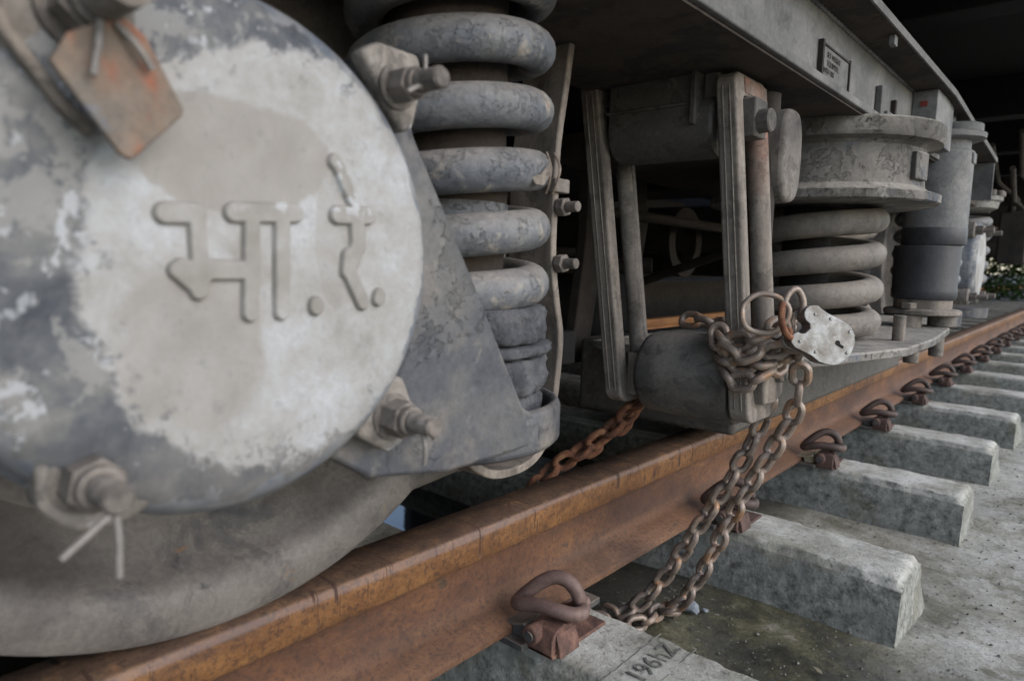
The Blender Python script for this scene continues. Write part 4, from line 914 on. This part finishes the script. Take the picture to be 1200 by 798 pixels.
def lockslab(scale, d0, d1, m, nm, bev):
    cxx = sum(a for a, b in out)/len(out); cyy = sum(b for a, b in out)/len(out)
    pts_ = [((a-cxx)*scale+cxx, (b-cyy)*scale+cyy) for a, b in out]; n = len(pts_)
    mb = MB(); mb.add([LP(a, b, d0) for a, b in pts_]+[LP(a, b, d1) for a, b in pts_], [tuple(range(n-1, -1, -1)), tuple(range(n, 2*n))]+[(i, (i+1) % n, n+(i+1) % n, n+i) for i in range(n)])
    return mb.build(nm, m, PL, bevel=bev)
lockslab(.975, -.016, .001, M['lock_edge'], 'lock_case', .001)
lockslab(1.0, .001, .0035, M['lock'], 'front_plate', .0008)
lockslab(1.0, -.019, -.0162, M['lock'], 'back_plate', .0008)
for a, b in ((-.010,.025),(.012,.019),(.0395,.002),(-.009,-.025),(.036,-.026),(-.031,-.011)):
    q = MB(); vs_ = []; 
    for (rr_, h) in ((.0024, .0032), (.0022, .0042), (.0012, .0050)):
        for k in range(10): vs_.append(LP(a+rr_*math.cos(k*.6283), b+rr_*math.sin(k*.6283), h))
    q.add(vs_, [(i*10+k, i*10+(k+1) % 10, (i+1)*10+(k+1) % 10, (i+1)*10+k) for i in range(2) for k in range(10)]+[tuple(range(20, 30))])
    q.build('rivet', M['rivet'], PL)
kh = MB()
pts_ = [(.0225+.0027*math.cos(a), -.0125+.0027*math.sin(a)) for a in [R(20+30*k) for k in range(11)]] + [(.0300, -.0178), (.0290, -.0150)]
pts_ = [(.0225+.0036*math.cos(R(a)), -.0128+.0036*math.sin(R(a))) for a in range(0, 270, 30)] + [(.0300, -.0205), (.0315, -.0172), (.0262, -.0145)]
n = len(pts_); kh.add([LP(a, b, .0030) for a, b in pts_]+[LP(a, b, .0038) for a, b in pts_], [tuple(range(n)), tuple(range(n, 2*n))]+[(i, (i+1) % n, n+(i+1) % n, n+i) for i in range(n)])
kh.build('keyhole', M['black'], PL)
MB().tube([LP(*p) for p in catmull([(-.021, .022, -.009), (-.020, .042, -.009), (-.028, .057, -.008), (-.038, .056, -.007), (-.046, .044, -.007), (-.047, .030, -.008), (-.042, .014, -.009), (-.037, -.004, -.009)], 6)], .0044, 12).build('shackle', M['chain'], PL)
# large rings between lock and chain
rg_ = MB().tube([LP(*p) for p in catmull([(-.1, .020, -.02), (-.098, .035, -.022), (-.086, .048, -.020), (-.070, .0515, -.016), (-.053, .046, -.010), (-.043, .032, -.004), (-.046, .015, -.006), (-.062, .0, -.014), (-.080, .001, -.022), (-.094, .008, -.022)], 6, closed=True)], 0.0038, 12, closed=True)
tag(rg_.build('steel_ring', M['chain'], loc=tuple(LP(-.07, .02))), 'large round steel ring on the chain left of the padlock shackle', 'ring')
rg_ = MB().tube([LP(*p) for p in catmull([(-.055, .036, .0), (-.060, .020, .008), (-.056, .004, .008), (-.046, -.006, .004), (-.040, .0, -.006), (-.044, .018, -.012), (-.048, .034, -.008)], 6, closed=True)], .0044, 12, closed=True)
tag(rg_.build('orange_link', M['chain_rust'], loc=tuple(LP(-.05, .01))), 'orange rusted link joining the padlock shackle to the chain', 'ring')

# ------------------------------------------------------------------ small things on the ground
def stone(c, s, seed, m, sq=(1, .8, .5)):
    bm = bmesh.new(); bmesh.ops.create_icosphere(bm, subdivisions=2, radius=s)
    for v in bm.verts:
        k = 1 + .45*noise.noise(v.co*(1.1/s) + Vector((seed, 0, 0))); v.co = Vector((v.co.x*sq[0], v.co.y*sq[1], v.co.z*sq[2]))*k
    mb = MB(); mb.v = [v.co + Vector(c) for v in bm.verts]; mb.f = [tuple(v.index for v in f.verts) for f in bm.faces]; bm.free(); return mb
bm = None
tag(stone((.118, .368, -.272), .017, 3, M['stone'], (1.2, .9, .6)).build('stone', M['stone'], loc=(.118, .368, -.283), smooth=0), 'blue grey ballast stone beside the chain end on the mossy ground', 'stone')
tag(stone((.140, .385, -.278), .006, 5, M['stone']).build('stone', M['stone'], loc=(.14, .385, -.283), smooth=0), 'tiny chip of stone touching the blue grey ballast stone', 'stone')
M['grit'] = mat('mixed grit', [(0.35, (0.04, 0.037, 0.03)), (0.5, (0.11, 0.10, 0.085)), (0.65, (0.22, 0.21, 0.18))], 6, rough=.9, bump=0)
gr = MB()
for k in range(4200):
    x = random.uniform(.0, 1.3); y = random.uniform(-.5, 2.6); s = random.choice((.0010, .0013, .0016, .002, .0026, .0034)) * random.uniform(.7, 1.3)
    c0 = Vector((x, y, -.2815)); vs_ = [c0+Vector((math.cos(a)*s*random.uniform(.6, 1.2), math.sin(a)*s*random.uniform(.6, 1.2), 0)) for a in (0, 1.3, 2.5, 3.8, 5)] + [c0+Vector((0, 0, s*.9))]
    gr.add(vs_, [(i, (i+1) % 5, 5) for i in range(5)])
tag(gr.build('gravel', M['grit'], smooth=0), kind='stuff')

for k, (x, y, a, lab) in enumerate(((.93, .30, .4, 'curled dead leaf on the open concrete right of the sleeper ends'), (.62, .42, 1.9, 'small dry leaf near the corner of the broad sleeper'), (.36, .33, 2.6, 'dead leaf on the mossy ground right of the grey stone'))):
    lm_ = MB(); c_, s_2 = math.cos(a), math.sin(a); vs_ = []
    for (u, v, w_) in ((-.011, 0, .002), (-.005, .0045, .004), (.004, .004, .005), (.012, 0, .002), (.004, -.004, .0035), (-.005, -.0045, .003), (0, 0, .001)):
        vs_.append(Vector((x+c_*u-s_2*v, y+s_2*u+c_*v, -.2795+w_)))
    lm_.add(vs_, [(6, i, (i+1) % 6) for i in range(6)])
    tag(lm_.build('dead_leaf', M['liner'], loc=(x, y, -.28), smooth=0), lab, 'leaf')
# stamp on the nearest sleeper
s0 = [o for o in bpy.data.objects if o.get('label') == SLAB[0]][0]
M['stamp'] = mat('stamp recess shade', [(0.36, (0.06, 0.058, 0.05)), (0.6, (0.15, 0.145, 0.125))], 90, rough=.95)  # dark colour stands for the shade inside the stamped recess
# text: baseline runs across the sleeper (+Y), letter tops point towards the rail
mw = Matrix(((0, -1, 0, .254), (1, 0, 0, -.048), (0, 0, 1, -.1678), (0, 0, 0, 1)))
t_ = textobj('196hZ', .041, 'stamped_text', M['stamp'], s0, mw, .0006)
cr = MB()
for x in (.212, .268):
    P = [(x+.002*noise.noise(Vector((k*.7, x*50, 0))), -.078+.0065*k, -.1690) for k in range(25)]
    cr.tube(P, .0009, 6)
cr.build('stamp_border', M['stamp'], s0)
